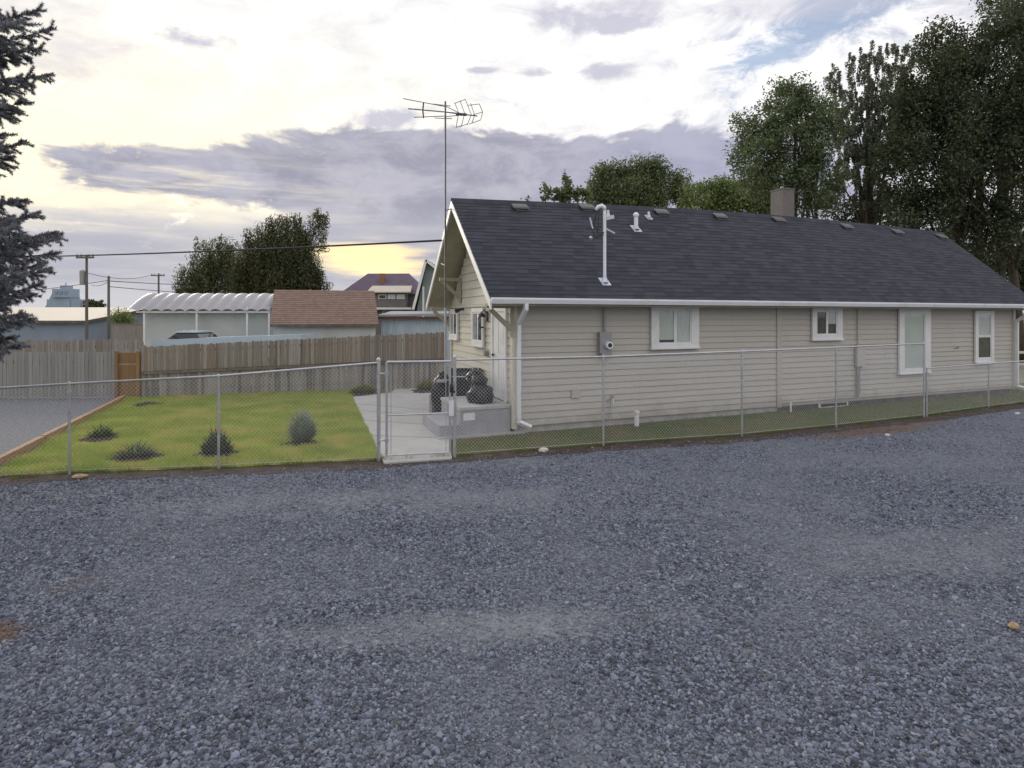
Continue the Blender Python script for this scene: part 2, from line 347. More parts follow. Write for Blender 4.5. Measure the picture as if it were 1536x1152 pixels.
# ------------------------------------------------------------------ mesh helpers
WORLD = {}                                              # world position of every parent (translations only)
def V3(*a): return np.array(a, float)
def at(px, py, Y=None, z=0.0):
    """the point seen at a photo pixel, at depth Y or on the level z"""
    if Y is None: Y = (HC - z) * F / (py - HY)
    return V3((px - CX) / F * Y, Y, HC - (py - HY) / F * Y)
def gp(px, py): return at(px, py)[:2]
class MB:
    def __init__(s): s.v, s.f, s.uv = [], [], None
    def add(s, vs, fs):
        k = len(s.v); s.v += [tuple(map(float, p)) for p in vs]; s.f += [tuple(i + k for i in f) for f in fs]; return s
    def hexa(s, p):                                     # 8 corners: bottom ring, top ring
        return s.add(p, [(3, 2, 1, 0), (4, 5, 6, 7), (0, 1, 5, 4), (1, 2, 6, 5), (2, 3, 7, 6), (3, 0, 4, 7)])
    def box(s, x0, x1, y0, y1, z0, z1):
        return s.hexa([(x0, y0, z0), (x1, y0, z0), (x1, y1, z0), (x0, y1, z0), (x0, y0, z1), (x1, y0, z1), (x1, y1, z1), (x0, y1, z1)])
    def beam(s, p, q, wd, ht, up=(0, 0, 1)):            # rectangular bar from p to q
        p, q = np.array(p, float), np.array(q, float); d = (q - p) / np.linalg.norm(q - p)
        sdv = np.cross(d, up); sdv = sdv / np.linalg.norm(sdv) * wd / 2; u_ = np.cross(sdv, d); u_ = u_ / np.linalg.norm(u_) * ht / 2
        return s.hexa([p - sdv - u_, p + sdv - u_, q + sdv - u_, q - sdv - u_, p - sdv + u_, p + sdv + u_, q + sdv + u_, q - sdv + u_])
    def tube(s, pts, rs, n=8, cap=True):
        pts = [np.array(p, float) for p in pts]
        if not hasattr(rs, '__len__'): rs = [rs] * len(pts)
        k = len(s.v); ref = V3(0, 0, 1)
        d0 = pts[-1] - pts[0]
        if abs(d0[2]) > .9 * np.linalg.norm(d0): ref = V3(1, 0, 0)
        for i, p in enumerate(pts):
            a = pts[max(i - 1, 0)]; b = pts[min(i + 1, len(pts) - 1)]; d = (b - a) / (np.linalg.norm(b - a) + 1e-9)
            e1 = np.cross(d, ref); e1 /= np.linalg.norm(e1) + 1e-9; e2 = np.cross(d, e1)
            for j in range(n):
                t = 2 * PI * j / n; s.v.append(tuple(p + rs[i] * (math.cos(t) * e1 + math.sin(t) * e2)))
        for i in range(len(pts) - 1):
            for j in range(n):
                a, b = k + i * n + j, k + i * n + (j + 1) % n
                s.f.append((a, b, b + n, a + n))
        if cap:
            s.f.append(tuple(k + j for j in range(n))[::-1]); s.f.append(tuple(k + (len(pts) - 1) * n + j for j in range(n)))
        return s
    def lathe(s, c, prof, n=16):                        # prof: (radius, z)
        return s.tube([(c[0] + 1e-6 * i, c[1], c[2] + z) for i, (r, z) in enumerate(prof)], [max(r, 1e-4) for r, z in prof], n)
    def prism(s, poly, z0, z1):
        n = len(poly); k = len(s.v)
        s.v += [(float(a), float(b), z0) for a, b in poly] + [(float(a), float(b), z1) for a, b in poly]
        s.f += [tuple(range(k + n - 1, k - 1, -1)), tuple(range(k + n, k + 2 * n))]
        for i in range(n):
            j = (i + 1) % n; s.f.append((k + i, k + j, k + n + j, k + n + i))
        return s
    def build(s, name, mat, parent=None, smooth=False, kind=None, label=None):
        off = WORLD.get(parent.name, V3(0, 0, 0)) if parent else V3(0, 0, 0)
        me = bpy.data.meshes.new(name)
        v = np.array(s.v) - off
        me.from_pydata(v.tolist(), [], s.f)
        bm = bmesh.new(); bm.from_mesh(me); bmesh.ops.recalc_face_normals(bm, faces=bm.faces); bm.to_mesh(me); bm.free(); me.update()
        if smooth: me.polygons.foreach_set('use_smooth', [True] * len(me.polygons))
        if s.uv:
            l = me.uv_layers.new(name='UVMap')
            for lp in me.loops: l.data[lp.index].uv = s.uv[lp.vertex_index]
        me.materials.append(mat)
        o = bpy.data.objects.new(name, me); COL.objects.link(o)
        if parent: o.parent = parent
        WORLD[o.name] = off.copy()
        if kind: o['kind'] = kind
        if label: o['label'] = label
        return o
def tag(o, label, cat, group=None):
    o['label'] = label; o['category'] = cat
    if group: o['group'] = group
    return o
def thing(name, loc, label, cat, group=None):
    o = bpy.data.objects.new(name, None); COL.objects.link(o); o.location = tuple(map(float, loc)); WORLD[o.name] = np.array(loc, float)
    return tag(o, label, cat, group)
def raw_mesh(name, verts, faces_n, mat, parent=None, kind=None, smooth=False):
    """verts (n*k,3): consecutive groups of k verts make one face"""
    off = WORLD.get(parent.name, V3(0, 0, 0)) if parent else V3(0, 0, 0)
    v = (verts - off).astype(np.float32); k = faces_n; nf = len(v) // k
    me = bpy.data.meshes.new(name)
    me.vertices.add(len(v)); me.vertices.foreach_set('co', v.ravel())
    me.loops.add(nf * k); me.loops.foreach_set('vertex_index', np.arange(nf * k, dtype=np.int32))
    me.polygons.add(nf); me.polygons.foreach_set('loop_start', np.arange(0, nf * k, k, dtype=np.int32))
    me.update(calc_edges=True); me.materials.append(mat)
    o = bpy.data.objects.new(name, me); COL.objects.link(o)
    if parent: o.parent = parent
    if kind: o['kind'] = kind
    WORLD[o.name] = off.copy(); return o
def inside(poly, x, y):
    poly = np.array(poly); r = np.zeros(len(x), bool); n = len(poly)
    for i in range(n):
        x0, y0 = poly[i]; x1, y1 = poly[(i + 1) % n]
        c = ((y0 > y) != (y1 > y)) & (x < (x1 - x0) * (y - y0) / (y1 - y0 + 1e-12) + x0); r ^= c
    return r
def sheet(name, poly, z, mat, wob=0.0, step=.35):
    """a flat ground sheet with a slightly ragged outline"""
    out = []
    for i in range(len(poly)):
        a, b = np.array(poly[i], float), np.array(poly[(i + 1) % len(poly)], float)
        n = max(1, int(np.linalg.norm(b - a) / step)) if wob else 1
        for k in range(n):
            p = a + (b - a) * k / n
            if wob and k: p = p + NR.normal(0, wob, 2)
            out.append((p[0], p[1], z))
    m = MB(); m.add(out, [tuple(range(len(out)))])
    area = sum(out[i][0] * out[(i + 1) % len(out)][1] - out[(i + 1) % len(out)][0] * out[i][1] for i in range(len(out)))
    if area < 0: m.f = [m.f[0][::-1]]
    o = m.build(name, mat); o['kind'] = 'structure'
    if o.data.polygons[0].normal.z < 0: o.data.flip_normals()
    return o

# ------------------------------------------------------------------ ground
g = MB(); g.add([(-1500, -300, -.004), (1500, -300, -.004), (1500, 2500, -.004), (-1500, 2500, -.004)], [(0, 1, 2, 3)])
g = g.build('ground', M['field'])
if g.data.polygons[0].normal.z < 0: g.data.flip_normals()
g['kind'] = 'structure'
#; g['kind'] = 'structure'
# fence line (photo base of the posts)
FL = [(-140, 731, 592), (104, 712, 577), (328, 704, 565), (568, 692, 545)]
FR = [(682, 686, 541), (905, 669, 536), (1113, 655, 528), (1254, 641, 522), (1386, 626, 516)]
FX = [(1390, 625, 553), (1483, 612, 546), (1580, 600, 539)]
base_line = [gp(a, b) for a, b, c in FL] + [gp(a, b) for a, b, c in FR] + [gp(a, b) for a, b, c in FX[1:]]
base_line = [base_line[0] + (base_line[0] - base_line[1]) * 1.5] + base_line + [base_line[-1] + (base_line[-1] - base_line[-2]) * 3]
gravel_edge = [p + V3(.10, -.36) for p in base_line]
yard = [(-24, -6), (34, -6), (34, gravel_edge[-1][1])] + gravel_edge[::-1] + [(-24, gravel_edge[0][1] - .5)]
sheet('gravel_yard', yard, 0.0, M['gravel'])
dirt_poly = [p + V3(.12, -.42 - .10 * math.sin(i * 2.1)) for i, p in enumerate(base_line)] + [p + V3(-.06, .22) for p in base_line[::-1]]
sheet('dirt_verge', dirt_poly, .006, M['dirt'], .045, .22)
# lawn, path, drive
edge_a, edge_b = gp(-60, 722), gp(186, 600)
lawn_poly = [gp(-20, 716), gp(104, 710), gp(328, 702), gp(573, 690), gp(530, 600), gp(528, 586), gp(196, 594)]
sheet('lawn', lawn_poly, .012, M['turf'], .03, .3)
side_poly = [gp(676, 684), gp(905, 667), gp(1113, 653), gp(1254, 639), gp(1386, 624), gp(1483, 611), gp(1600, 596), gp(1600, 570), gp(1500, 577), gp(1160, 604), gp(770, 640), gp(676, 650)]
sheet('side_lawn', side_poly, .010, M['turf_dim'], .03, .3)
drive_poly = [gp(-20, 716), gp(190, 598), gp(190, 594), (-30, 18.6), (-30, 9.0)]
sheet('driveway', drive_poly, .004, M['drive'])

# ------------------------------------------------------------------ house frame
C0 = V3(.03, 12.83); U = V3(.914, .406); U /= np.linalg.norm(U)
ang_v = math.radians(19); Vv = V3(-math.sin(ang_v), math.cos(ang_v))
L, WID = 17.09, 5.3
O_NEAR, O_FAR, E_N, E_F = .64, .55, .45, .36
BR, ZR, ZE = 2.66, 5.16, 2.76
ZB = .158
INV = np.linalg.inv(np.array([U, Vv]).T)
def h(a, b, z): p = C0 + a * U + b * Vv; return (p[0], p[1], z)
def hbox(m, a0, a1, b0, b1, z0, z1):
    return m.hexa([h(a0, b0, z0), h(a1, b0, z0), h(a1, b1, z0), h(a0, b1, z0), h(a0, b0, z1), h(a1, b0, z1), h(a1, b1, z1), h(a0, b1, z1)])
def on_long(px, py, b=0.0):                              # wall coordinate a, z of a photo pixel on the long wall
    k = (px - CX) / F; p0 = C0 + b * Vv
    a = (k * p0[1] - p0[0]) / (U[0] - k * U[1]); Y = p0[1] + a * U[1]
    return a, HC - (py - HY) / F * Y
def on_gable(px, py, a=0.0):
    k = (px - CX) / F; p0 = C0 + a * U
    b = (k * p0[1] - p0[0]) / (Vv[0] - k * Vv[1]); Y = p0[1] + b * Vv[1]
    return b, HC - (py - HY) / F * Y
def bow(a, b):
    t = (a + O_NEAR) / (L + O_NEAR + O_FAR); t = min(max(t, 0), 1)
    hh = (b + E_N) / (BR + E_N) if b <= BR else (WID + E_F - b) / (WID + E_F - BR)
    return max(hh, 0) * (.17 * t + .17 * math.sin(PI * t))
def roof_z(a, b):
    hh = (b + E_N) / (BR + E_N) if b <= BR else (WID + E_F - b) / (WID + E_F - BR)
    return ZE + hh * (ZR - ZE) + bow(a, b)
def on_roof(px, py):
    for i in range(3000):
        Y = 11.0 + i * .006; p = at(px, py, Y); a, b = INV @ (p[:2] - C0)
        if b > BR: return a, BR - .05
        if b > -E_N - .05 and p[2] <= roof_z(a, b): return a, b
    return a, b
house = thing('house', (C0[0], C0[1], 0), 'long single storey beige sided house with charcoal shingle roof behind the chain link fence', 'house')

# core walls behind the siding
wall_l = hbox(MB(), .03, L - .03, .02, .16, ZB - .02, 2.72).build('side_wall', M['siding'], house)
wm = MB()
zt = 2.62
poly = [(0, ZB - .02), (WID, ZB - .02), (WID, zt), (BR, ZR - .22), (0, zt)]
n = len(poly); k = [h(.02, max(.03, min(b, WID - .03)), z) for b, z in poly] + [h(.16, max(.03, min(b, WID - .03)), z) for b, z in poly]
wm.add(k, [tuple(range(n)), tuple(range(2 * n - 1, n - 1, -1))] + [(i, i + n, (i + 1) % n + n, (i + 1) % n) for i in range(n)])
wall_g = wm.build('gable_wall', M['siding_gable_lit'], house)
wm = MB()
zt2 = 2.62
k = [h(L - .16, max(.03, min(b, WID - .03)), z) for b, z in poly] + [h(L - .02, max(.03, min(b, WID - .03)), z) for b, z in poly]
wm.add(k, [tuple(range(n)), tuple(range(2 * n - 1, n - 1, -1))] + [(i, i + n, (i + 1) % n + n, (i + 1) % n) for i in range(n)])
wm.build('far_gable_wall', M['siding'], house)
hbox(MB(), .03, L - .03, WID - .16, WID - .02, ZB - .02, 2.72).build('back_wall', M['siding'], house)
# long side siding: lapped boards, two runs either side of the joint board
a_joint = on_long(1168, 560)[0]
NB = 19; hb = (2.72 - ZB) / NB
SE = .029
def lap(m, P0, P1, out, z0, z1, th=SE):                  # lapped board between two wall points, out = outward vector
    p0, p1, o = np.array(P0), np.array(P1), np.array(out)
    q = lambda p, d, z: (p[0] + o[0] * d, p[1] + o[1] * d, z)
    return m.hexa([q(p0, 0, z0), q(p0, th, z0), q(p1, th, z0), q(p1, 0, z0), q(p0, 0, z1 + .01), q(p0, .006, z1 + .01), q(p1, .006, z1 + .01), q(p1, 0, z1 + .01)])
def lw(a): return np.array(h(a, .02, 0)[:2])
for i in range(NB):
    z0 = ZB + i * hb
    lap(MB(), lw(.05), lw(a_joint - .06), -Vv, z0, z0 + hb).build('siding_board', M['siding'], wall_l)
    lift = .07 if i == 0 else 0
    lap(MB(), lw(a_joint + .06), lw(L - .05), -Vv, z0 + lift, z0 + hb).build('siding_board', M['siding'], wall_l)
hbox(MB(), a_joint - .075, a_joint + .075, -.03, .019, ZB - .03, 2.71).build('joint_board', M['siding'], wall_l)
# gable siding below and above the belly band
band_z = 2.62
NG = 15; hg = (band_z - ZB) / NG
def gw(b): return np.array(h(.02, b, 0)[:2])
for i in range(NG):
    z0 = ZB + i * hg
    lap(MB(), gw(WID - .06), gw(.06), -U, z0, z0 + hg - .004).build('siding_board', M['siding_gable_lit'], wall_g)
NU = 11; hu = (ZR - .25 - band_z - .06) / NU
for i in range(NU):
    z0 = band_z + .06 + i * hu; t = (z0 - ZE + .35) / (ZR - ZE)
    b0 = max(.0, -E_N + (BR + E_N) * t + .05); b1 = min(WID, WID + E_F - (WID + E_F - BR) * t - .05)
    if b1 - b0 > .15: lap(MB(), gw(b1), gw(b0), -U, z0, z0 + hu - .004).build('siding_board', M['siding_gable_lit'], wall_g)
hbox(MB(), -.035, .018, .02, WID - .02, band_z, band_z + .055).build('belly_band', M['siding_gable_lit'], wall_g)
# corner boards
hbox(MB(), -.04, .07, -.045, .075, ZB - .04, 2.70).build('corner_board', M['cream'], house)
hbox(MB(), L - .07, L + .04, -.045, .07, ZB - .02, 2.70).build('corner_board', M['cream'], house)
hbox(MB(), -.04, .07, WID - .07, WID + .04, ZB - .02, 2.62).build('corner_board', M['cream'], house)
# foundation: pale under the front run, dark beyond
hbox(MB(), .04, a_joint, .05, .18, -.02, ZB - .022).build('foundation', M['foundation'], house)
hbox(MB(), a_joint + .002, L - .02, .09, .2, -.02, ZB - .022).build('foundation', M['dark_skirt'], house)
hbox(MB(), .05, .15, .19, WID, -.02, ZB - .022).build('foundation', M['foundation'], house)
cvl, cz = on_long(1231, 602); cvr, cz2 = on_long(1275, 613)
v_ = hbox(MB(), cvl, cvr, .055, .088, .01, ZB - .03).build('crawl_vent', M['trim'], house)
hbox(MB(), cvl + .06, cvr - .06, .05, .054, .035, ZB - .045).build('vent_dark_panel', M['dark_metal'], v_)  # solid panel, shade inside the vent put into its dark colour

# roof: deck plus lapped shingle courses on both slopes
a0, a1 = -O_NEAR, L + O_FAR
dm = MB()
NA = 24
def slope(b0, b1, dz0, dz1):
    k = len(dm.v)
    for i in range(NA + 1):
        a = a0 + (a1 - a0) * i / NA
        dm.v += [h(a, b0, roof_z(a, b0) + dz0), h(a, b1, roof_z(a, b1) + dz0), h(a, b1, roof_z(a, b1) + dz1), h(a, b0, roof_z(a, b0) + dz1)]
    for i in range(NA):
        for j in range(4): dm.f.append((k + 4 * i + j, k + 4 * i + (j + 1) % 4, k + 4 * i + 4 + (j + 1) % 4, k + 4 * i + 4 + j))
    dm.f += [(k, k + 3, k + 2, k + 1), (k + 4 * NA, k + 4 * NA + 1, k + 4 * NA + 2, k + 4 * NA + 3)]
slope(-E_N, BR, -.10, -.012); slope(BR + .001, WID + E_F, -.10, -.012)
roof = dm.build('roof', M['soffit'], house)
sm = MB(); sm.uv = []
def courses(bs, be, nc):
    for c in range(nc):
        t0, t1 = c / nc, min((c + 1.15) / nc, 1)
        b0, b1 = bs + (be - bs) * t0, bs + (be - bs) * t1
        sl = math.hypot(be - bs, ZR - ZE)
        k = len(sm.v); na = 60
        for i in range(na + 1):
            a = a0 - .02 + (a1 - a0 + .04) * i / na
            w_ = .003 * math.sin(i * 2.3 + c * 1.7) + R.uniform(-.002, .002)
            for (b, d, dt) in ((b0, -.006, 0), (b0, .011 + w_, 0), (b1, .001, 1)):
                sm.v.append(h(a, b, roof_z(a, b) + d)); sm.uv.append((a + c * .37, c * .14 + (.139 if dt else .002)))
        for i in range(na):
            q = k + 3 * i
            sm.f += [(q, q + 3, q + 4, q + 1), (q + 1, q + 4, q + 5, q + 2)] if bs < be else [(q + 1, q + 4, q + 3, q), (q + 2, q + 5, q + 4, q + 1)]
courses(-E_N - .03, BR, 27); courses(WID + E_F + .03, BR, 27)
sm.build('shingles', M['roof'], roof, kind='stuff')
cm = MB(); cm.uv = []
for i in range(NA + 1):
    a = a0 - .03 + (a1 - a0 + .06) * i / NA
    for b, d in ((BR - .14, .004), (BR - .13, .022), (BR, .05), (BR + .13, .022), (BR + .14, .004)):
        cm.v.append(h(a, b, roof_z(a, b) + d)); cm.uv.append((a, b))
for i in range(NA):
    for j in range(4): cm.f.append((5 * i + j, 5 * i + 5 + j, 5 * i + 6 + j, 5 * i + 1 + j))
cm.build('ridge_cap', M['roof'], roof)
# rake boards
def rake(a, bs, be, ext, far=False):
    m = MB(); rz = lambda b: roof_z(a, min(max(b, -E_N), WID + E_F)) if -E_N <= b <= WID + E_F else ZE - (abs(b + E_N) if b < -E_N else abs(b - WID - E_F)) * (ZR - ZE) / (BR + E_N)
    pts = [(bs + (be - bs) * i / 6) for i in range(7)]; k = 0
    s_ = .035 if far else -.035
    for b in pts:
        z = rz(b) - .013
        m.v += [h(a, b, z - .17), h(a + s_, b, z - .17), h(a + s_, b, z), h(a, b, z)]
    for i in range(6):
        for j in range(4): m.f.append((4 * i + j, 4 * i + (j + 1) % 4, 4 * i + 4 + (j + 1) % 4, 4 * i + 4 + j))
    m.f += [(0, 3, 2, 1), (24, 25, 26, 27)]
    return m.build('rake_board', M['trim'], roof)
rake(a0, -E_N - .07, BR - .002, 0); rake(a0, WID + E_F + .07, BR + .002, 0)
rake(a1, -E_N - .0, BR - .002, 0, True); rake(a1, WID + E_F, BR + .002, 0, True)
# knee braces at the gable
def brace(b, zt_):
    m = MB()
    m.beam(h(-.02, b, zt_), h(a0 + .04, b, zt_), .09, .09)
    m.beam(h(-.02, b, zt_ - .5), h(a0 + .12, b, zt_ - .06), .08, .08)
    m.beam(h(-.04, b, zt_ - .62), h(-.04, b, zt_ - .05), .09, .08, up=(1, 0, 0))
    m.build('knee_brace', M['soffit'], house)
brace(-.02, 2.60); brace(WID + .02, 2.60); brace(BR, ZR - .28); brace(WID * .80, 3.36)
# gutter
gm = MB(); ng = 20
prof = [(-E_N - .02, ZE - .005), (-E_N - .13, ZE - .005), (-E_N - .135, ZE - .04), (-E_N - .11, ZE - .12), (-E_N - .02, ZE - .12)]
for i in (0, 1):
    a = (a0 - .01, a1 + .01)[i]
    gm.v += [h(a, b, z) for b, z in prof]
gm.f = [(j, (j + 1) % 5, (j + 1) % 5 + 5, j + 5) for j in range(5)] + [(4, 3, 2, 1, 0), (5, 6, 7, 8, 9)]
gut = gm.build('gutter', M['gutter'], house)
hbox(MB(), a0 + .03, a1 - .03, -E_N - .012, .015, ZE - .16, ZE - .125).build('eave_soffit', M['soffit'], house)
def downspout(a, zb, kick):
    m = MB(); w_ = .045
    pts = [(-E_N - .07, ZE - .12), (-E_N - .07, ZE - .22), (-.10, ZE - .52), (-.10, zb + .16), (-.10 + 0, zb + .10)]
    P = [h(a, b, z) for b, z in pts] + [h(a + kick, -.20, zb)]
    for p, q in zip(P[:-1], P[1:]):
        d = np.array(q) - np.array(p)
        m.beam(p, np.array(q) + d / np.linalg.norm(d) * .02, .09, .07, up=(U[0], U[1], .01))
    m.build('downspout', M['gutter'], house)
downspout(.08, .16, .22); downspout(L + .0, .12, .35)

# windows
def curtain(m, wallf, s0, s1, z0, z1, d):
    k = len(m.v); n = 18
    for i in range(n + 1):
        s_ = s0 + (s1 - s0) * i / n; dd = d + .006 * math.sin(i * 1.9)
        m.v += [wallf(s_, dd, z0), wallf(s_, dd, z1)]
    for i in range(n): m.f.append((k + 2 * i, k + 2 * i + 2, k + 2 * i + 3, k + 2 * i + 1))
def window(wallf, s0, s1, z0, z1, gi, style, drape, wall_name='window', cas=.11, shade=None):
    """wallf(s, out, z) -> point; gi = inner opening (s0,s1,z0,z1)"""
    def bx(a, b, d0, d1, c, d):
        return MB().hexa([wallf(a, d0, c), wallf(a, d1, c), wallf(b, d1, c), wallf(b, d0, c), wallf(a, d0, d), wallf(a, d1, d), wallf(b, d1, d), wallf(b, d0, d)])
    i0, i1, j0, j1 = gi
    root = MB()
    for q in ((s0, i0, z0, z1), (i1, s1, z0, z1), (i0, i1, j1, z1), (i0, i1, z0, j0)):
        root.v, root.f = root.v, root.f
        mm = bx(q[0], q[1], .0, .055, q[2], q[3]); root.add(mm.v, mm.f)
    w_ = root.build('window', M['trim'], house)
    bx(s0 - .02, s1 + .02, .0, .085, z0 - .035, z0 - .001).build('sill', M['trim'], w_)
    bx(i0, i1, .003, .006, j0, j1).build('dark_backing', M['room_dark'], w_)  # thin dark sheet, the shade of the room put into its colour
    t = .035
    def sash(a, b, c, d, dd):
        m = MB()
        for q in ((a, a + t, c, d), (b - t, b, c, d), (a + t, b - t, c, c + t), (a + t, b - t, d - t, d)):
            mm = bx(q[0], q[1], dd, dd + .016, q[2], q[3]); m.add(mm.v, mm.f)
        m.build('sash', M['trim'], w_)
        bx(a + t, b - t, dd + .005, dd + .009, c + t, d - t).build('pane', M['glass'], w_)
    mid = (i0 + i1) / 2; mz = (j0 + j1) / 2
    if style == 'slider': sash(i0, mid + .012, j0, j1, .026); sash(mid + .013, i1, j0, j1, .026)
    elif style == 'hung': sash(i0, i1, mz + .001, j1, .030); sash(i0, i1, j0, mz, .026)
    else: sash(i0, i1, j0, j1, .026)
    for (f0, f1, g0, g1, mt) in drape:
        m = MB(); curtain(m, wallf, i0 + (i1 - i0) * f0, i0 + (i1 - i0) * f1, j0 + (j1 - j0) * g0, j0 + (j1 - j0) * g1, .015)
        m.build('curtain', mt, w_)
    return w_
def wl(s, d, z): return h(s, -d - .016, z)
def long_window(x0, y0, x1, y1, gx0, gy0, gx1, gy1, style, drape):
    a, zt_ = on_long(x0, y0); b, _ = on_long(x1, y1); zb_ = on_long(x0, y1)[1]
    i, jt = on_long(gx0, gy0); i1, jb = on_long(gx1, gy1)
    return window(wl, a, b, zb_, min(zt_, 2.60), (i, i1, jb, min(jt, 2.55)), style, drape)
long_window(975, 459, 1046, 522, 985, 464, 1035, 515, 'slider', [(.52, .98, .02, .98, M['curtain']), (.02, .5, .12, .98, M['shade_green'])])
long_window(1216, 460, 1261, 509, 1222, 466, 1253, 502, 'slider', [(.6, .96, .45, .95, M['curtain'])])
long_window(1346, 463, 1393, 560, 1353, 470, 1385, 553, 'fixed', [(.02, .98, .0, 1, M['shade_green'])])
long_window(1460, 466, 1488, 543, 1464, 471, 1484, 537, 'hung', [(.02, .98, .5, .98, M['curtain'])])
def wg(s, d, z): return h(-d - .016, s, z)
def gable_window(x0, x1, yt, yb, glx0, glx1):
    b0, zt_ = on_gable(x1, yt); b1, _ = on_gable(x0, yt); zb_ = on_gable((x0 + x1) / 2, yb)[1]
    zt_ = min(on_gable((x0 + x1) / 2, yt)[1], band_z - .03)
    window(lambda s, d, z: wg(b0 + b1 - s, d, z), b0, b1, zb_, zt_, (b0 + .09, b1 - .09, zb_ + .1, zt_ - .1), 'slider', [(.0, .3, .02, .98, M['curtain'])])
gable_window(677, 689, 456, 508, 0, 0); gable_window(711, 728, 455, 518, 0, 0)
# door
db0, db1 = .47, 1.30
ZP = .60
d_ = MB()
hb_ = lambda m, b0, b1, d0, d1, z0, z1: m.hexa([h(-d0, b0, z0), h(-d1, b0, z0), h(-d1, b1, z0), h(-d0, b1, z0), h(-d0, b0, z1), h(-d1, b0, z1), h(-d1, b1, z1), h(-d0, b1, z1)])
hb_(d_, db0, db1, -.01, .02, ZP + .02, 2.5)
door = d_.build('door', M['trim'], house)
fr = MB(); hb_(fr, db0 - .1, db0, .0, .05, ZP, 2.6); hb_(fr, db1, db1 + .1, .0, .05, ZP, 2.6); hb_(fr, db0, db1, .0, .05, 2.5, 2.6)
fr.build('door_frame', M['trim'], door)
for (p0, p1, q0, q1) in ((.08, .38, .2, .85), (.45, .75, .2, .85), (.08, .38, 1.0, 1.75), (.45, .75, 1.0, 1.75)):
    pm = MB(); hb_(pm, db0 + p0, db0 + p1, .0215, .03, ZP + q0, ZP + q1); pm.build('door_panel', M['trim'], door)
MB().lathe(h(-.06, db1 - .08, ZP + .95), [(.0, -.03), (.03, -.015), (.03, .015), (0, .03)], 10).build('door_knob', M['dark_metal'], door)
# wall lamp, floodlight, outlet box on the gable
b_, z_ = on_gable(732, 481)
lm = MB(); hb_(lm, b_ - .05, b_ + .05, .02, .05, z_ - .02, z_ + .22); lamp = lm.build('wall_lamp', M['dark_metal'], house)
p = np.array(h(-.16, b_, z_)); MB().lathe(p, [(.03, -.14), (.075, -.1), (.09, .08), (.02, .16)], 8).build('lantern', M['glass'], lamp)
MB().lathe(p, [(.10, .085), (.08, .13), (.015, .19)], 8).build('lantern_cap', M['dark_metal'], lamp)
MB().lathe(p, [(.05, -.17), (.07, -.14), (.04, -.135)], 8).build('lantern_base', M['dark_metal'], lamp)
MB().tube([h(-.04, b_, z_ + .18), h(-.10, b_, z_ + .24), h(-.16, b_, z_ + .19)], .012, 6).build('bracket', M['dark_metal'], lamp)
b_, z_ = on_gable(695, 464)
lm = MB(); lm.lathe(h(-.04, b_, z_), [(.05, -.02), (.05, .03)], 10); lm.tube([h(-.05, b_, z_), h(-.22, b_, z_ - .05)], [.03, .06], 10); lm.build('floodlight', M['dark_metal'], house)
b_, z_ = on_gable(732, 530)
lm = MB(); hb_(lm, b_ - .06, b_ + .06, .02, .1, z_ - .06, z_ + .06); lm.build('outlet_box', M['grey_metal'], house)

# meter, conduits and small fittings on the long side
am, zm = on_long(905, 516)
m = hbox(MB(), am - .15, am + .14, -.13, -.024, zm - .22, zm + .26).build('electric_meter', M['grey_metal'], house)
p = np.array(h(am + .05, -.13, zm - .02))
mm = MB(); mm.tube([p, p - np.append(Vv, 0) * .09], [.085, .08], 16); mm.build('meter_dial', M['white_metal'], m)
mm = MB(); mm.tube([p - np.append(Vv, 0) * .0905, p - np.append(Vv, 0) * .10], [.05, .045], 14); mm.build('meter_face', M['dark_metal'], m)
hbox(MB(), am - .13, am + .12, -.17, -.131, zm - .24, zm - .18).build('meter_hub', M['grey_metal'], m)
MB().tube([h(am + .0, -.06, zm + .26), h(am + .0, -.06, 2.62)], .028, 8).build('conduit', M['grey_metal'], house)
ab, zb_ = on_long(1288, 535)
m = hbox(MB(), ab - .17, ab + .14, -.10, -.024, zb_ - .25, zb_ + .32).build('utility_box', M['siding'], house)
mm = MB(); mm.tube([h(ab - .1, -.06, zb_ - .25), h(ab - .1, -.06, .25)], .032, 8); mm.tube([h(ab + .02, -.06, zb_ - .25), h(ab - .04, -.06, zb_ - .4), h(ab - .04, -.06, .3)], .016, 6); mm.build('pipe', M['grey_metal'], m)
MB().tube([h(ab - .07, -.04, zb_ + .32), h(ab - .07, -.04, 2.6)], .02, 6).build('conduit', M['siding'], house)
af, zf = on_long(914, 598)
mm = MB(); mm.tube([h(af, -.03, zf), h(af, -.16, zf), h(af, -.18, zf - .1)], .022, 8); mm.lathe(h(af, -.13, zf + .03), [(.01, 0), (.05, .04), (.05, .055), (.01, .06)], 10); mm.tube([h(af, -.05, zf), h(af, -.05, .05)], .012, 6)
mm.build('hose_tap', M['galv'], house)
ah, zh = on_long(1432, 522)
mm = MB(); mm.tube([h(ah, -.02, zh), h(ah, -.10, zh), h(ah, -.11, zh + .05)], .014, 6); mm.build('hook', M['dark_metal'], house)
at_, zt_ = on_long(863, 590)
mm = hbox(MB(), at_ - .1, at_ + .1, -.04, -.024, zt_ - .09, zt_ + .09); mm.build('vent_cover', M['siding'], house)
al, zl = on_long(1181, 606)
MB().tube([h(al, -.12, -.02), h(al, -.12, .26)], .022, 8).build('standpipe', M['white_metal'], house)
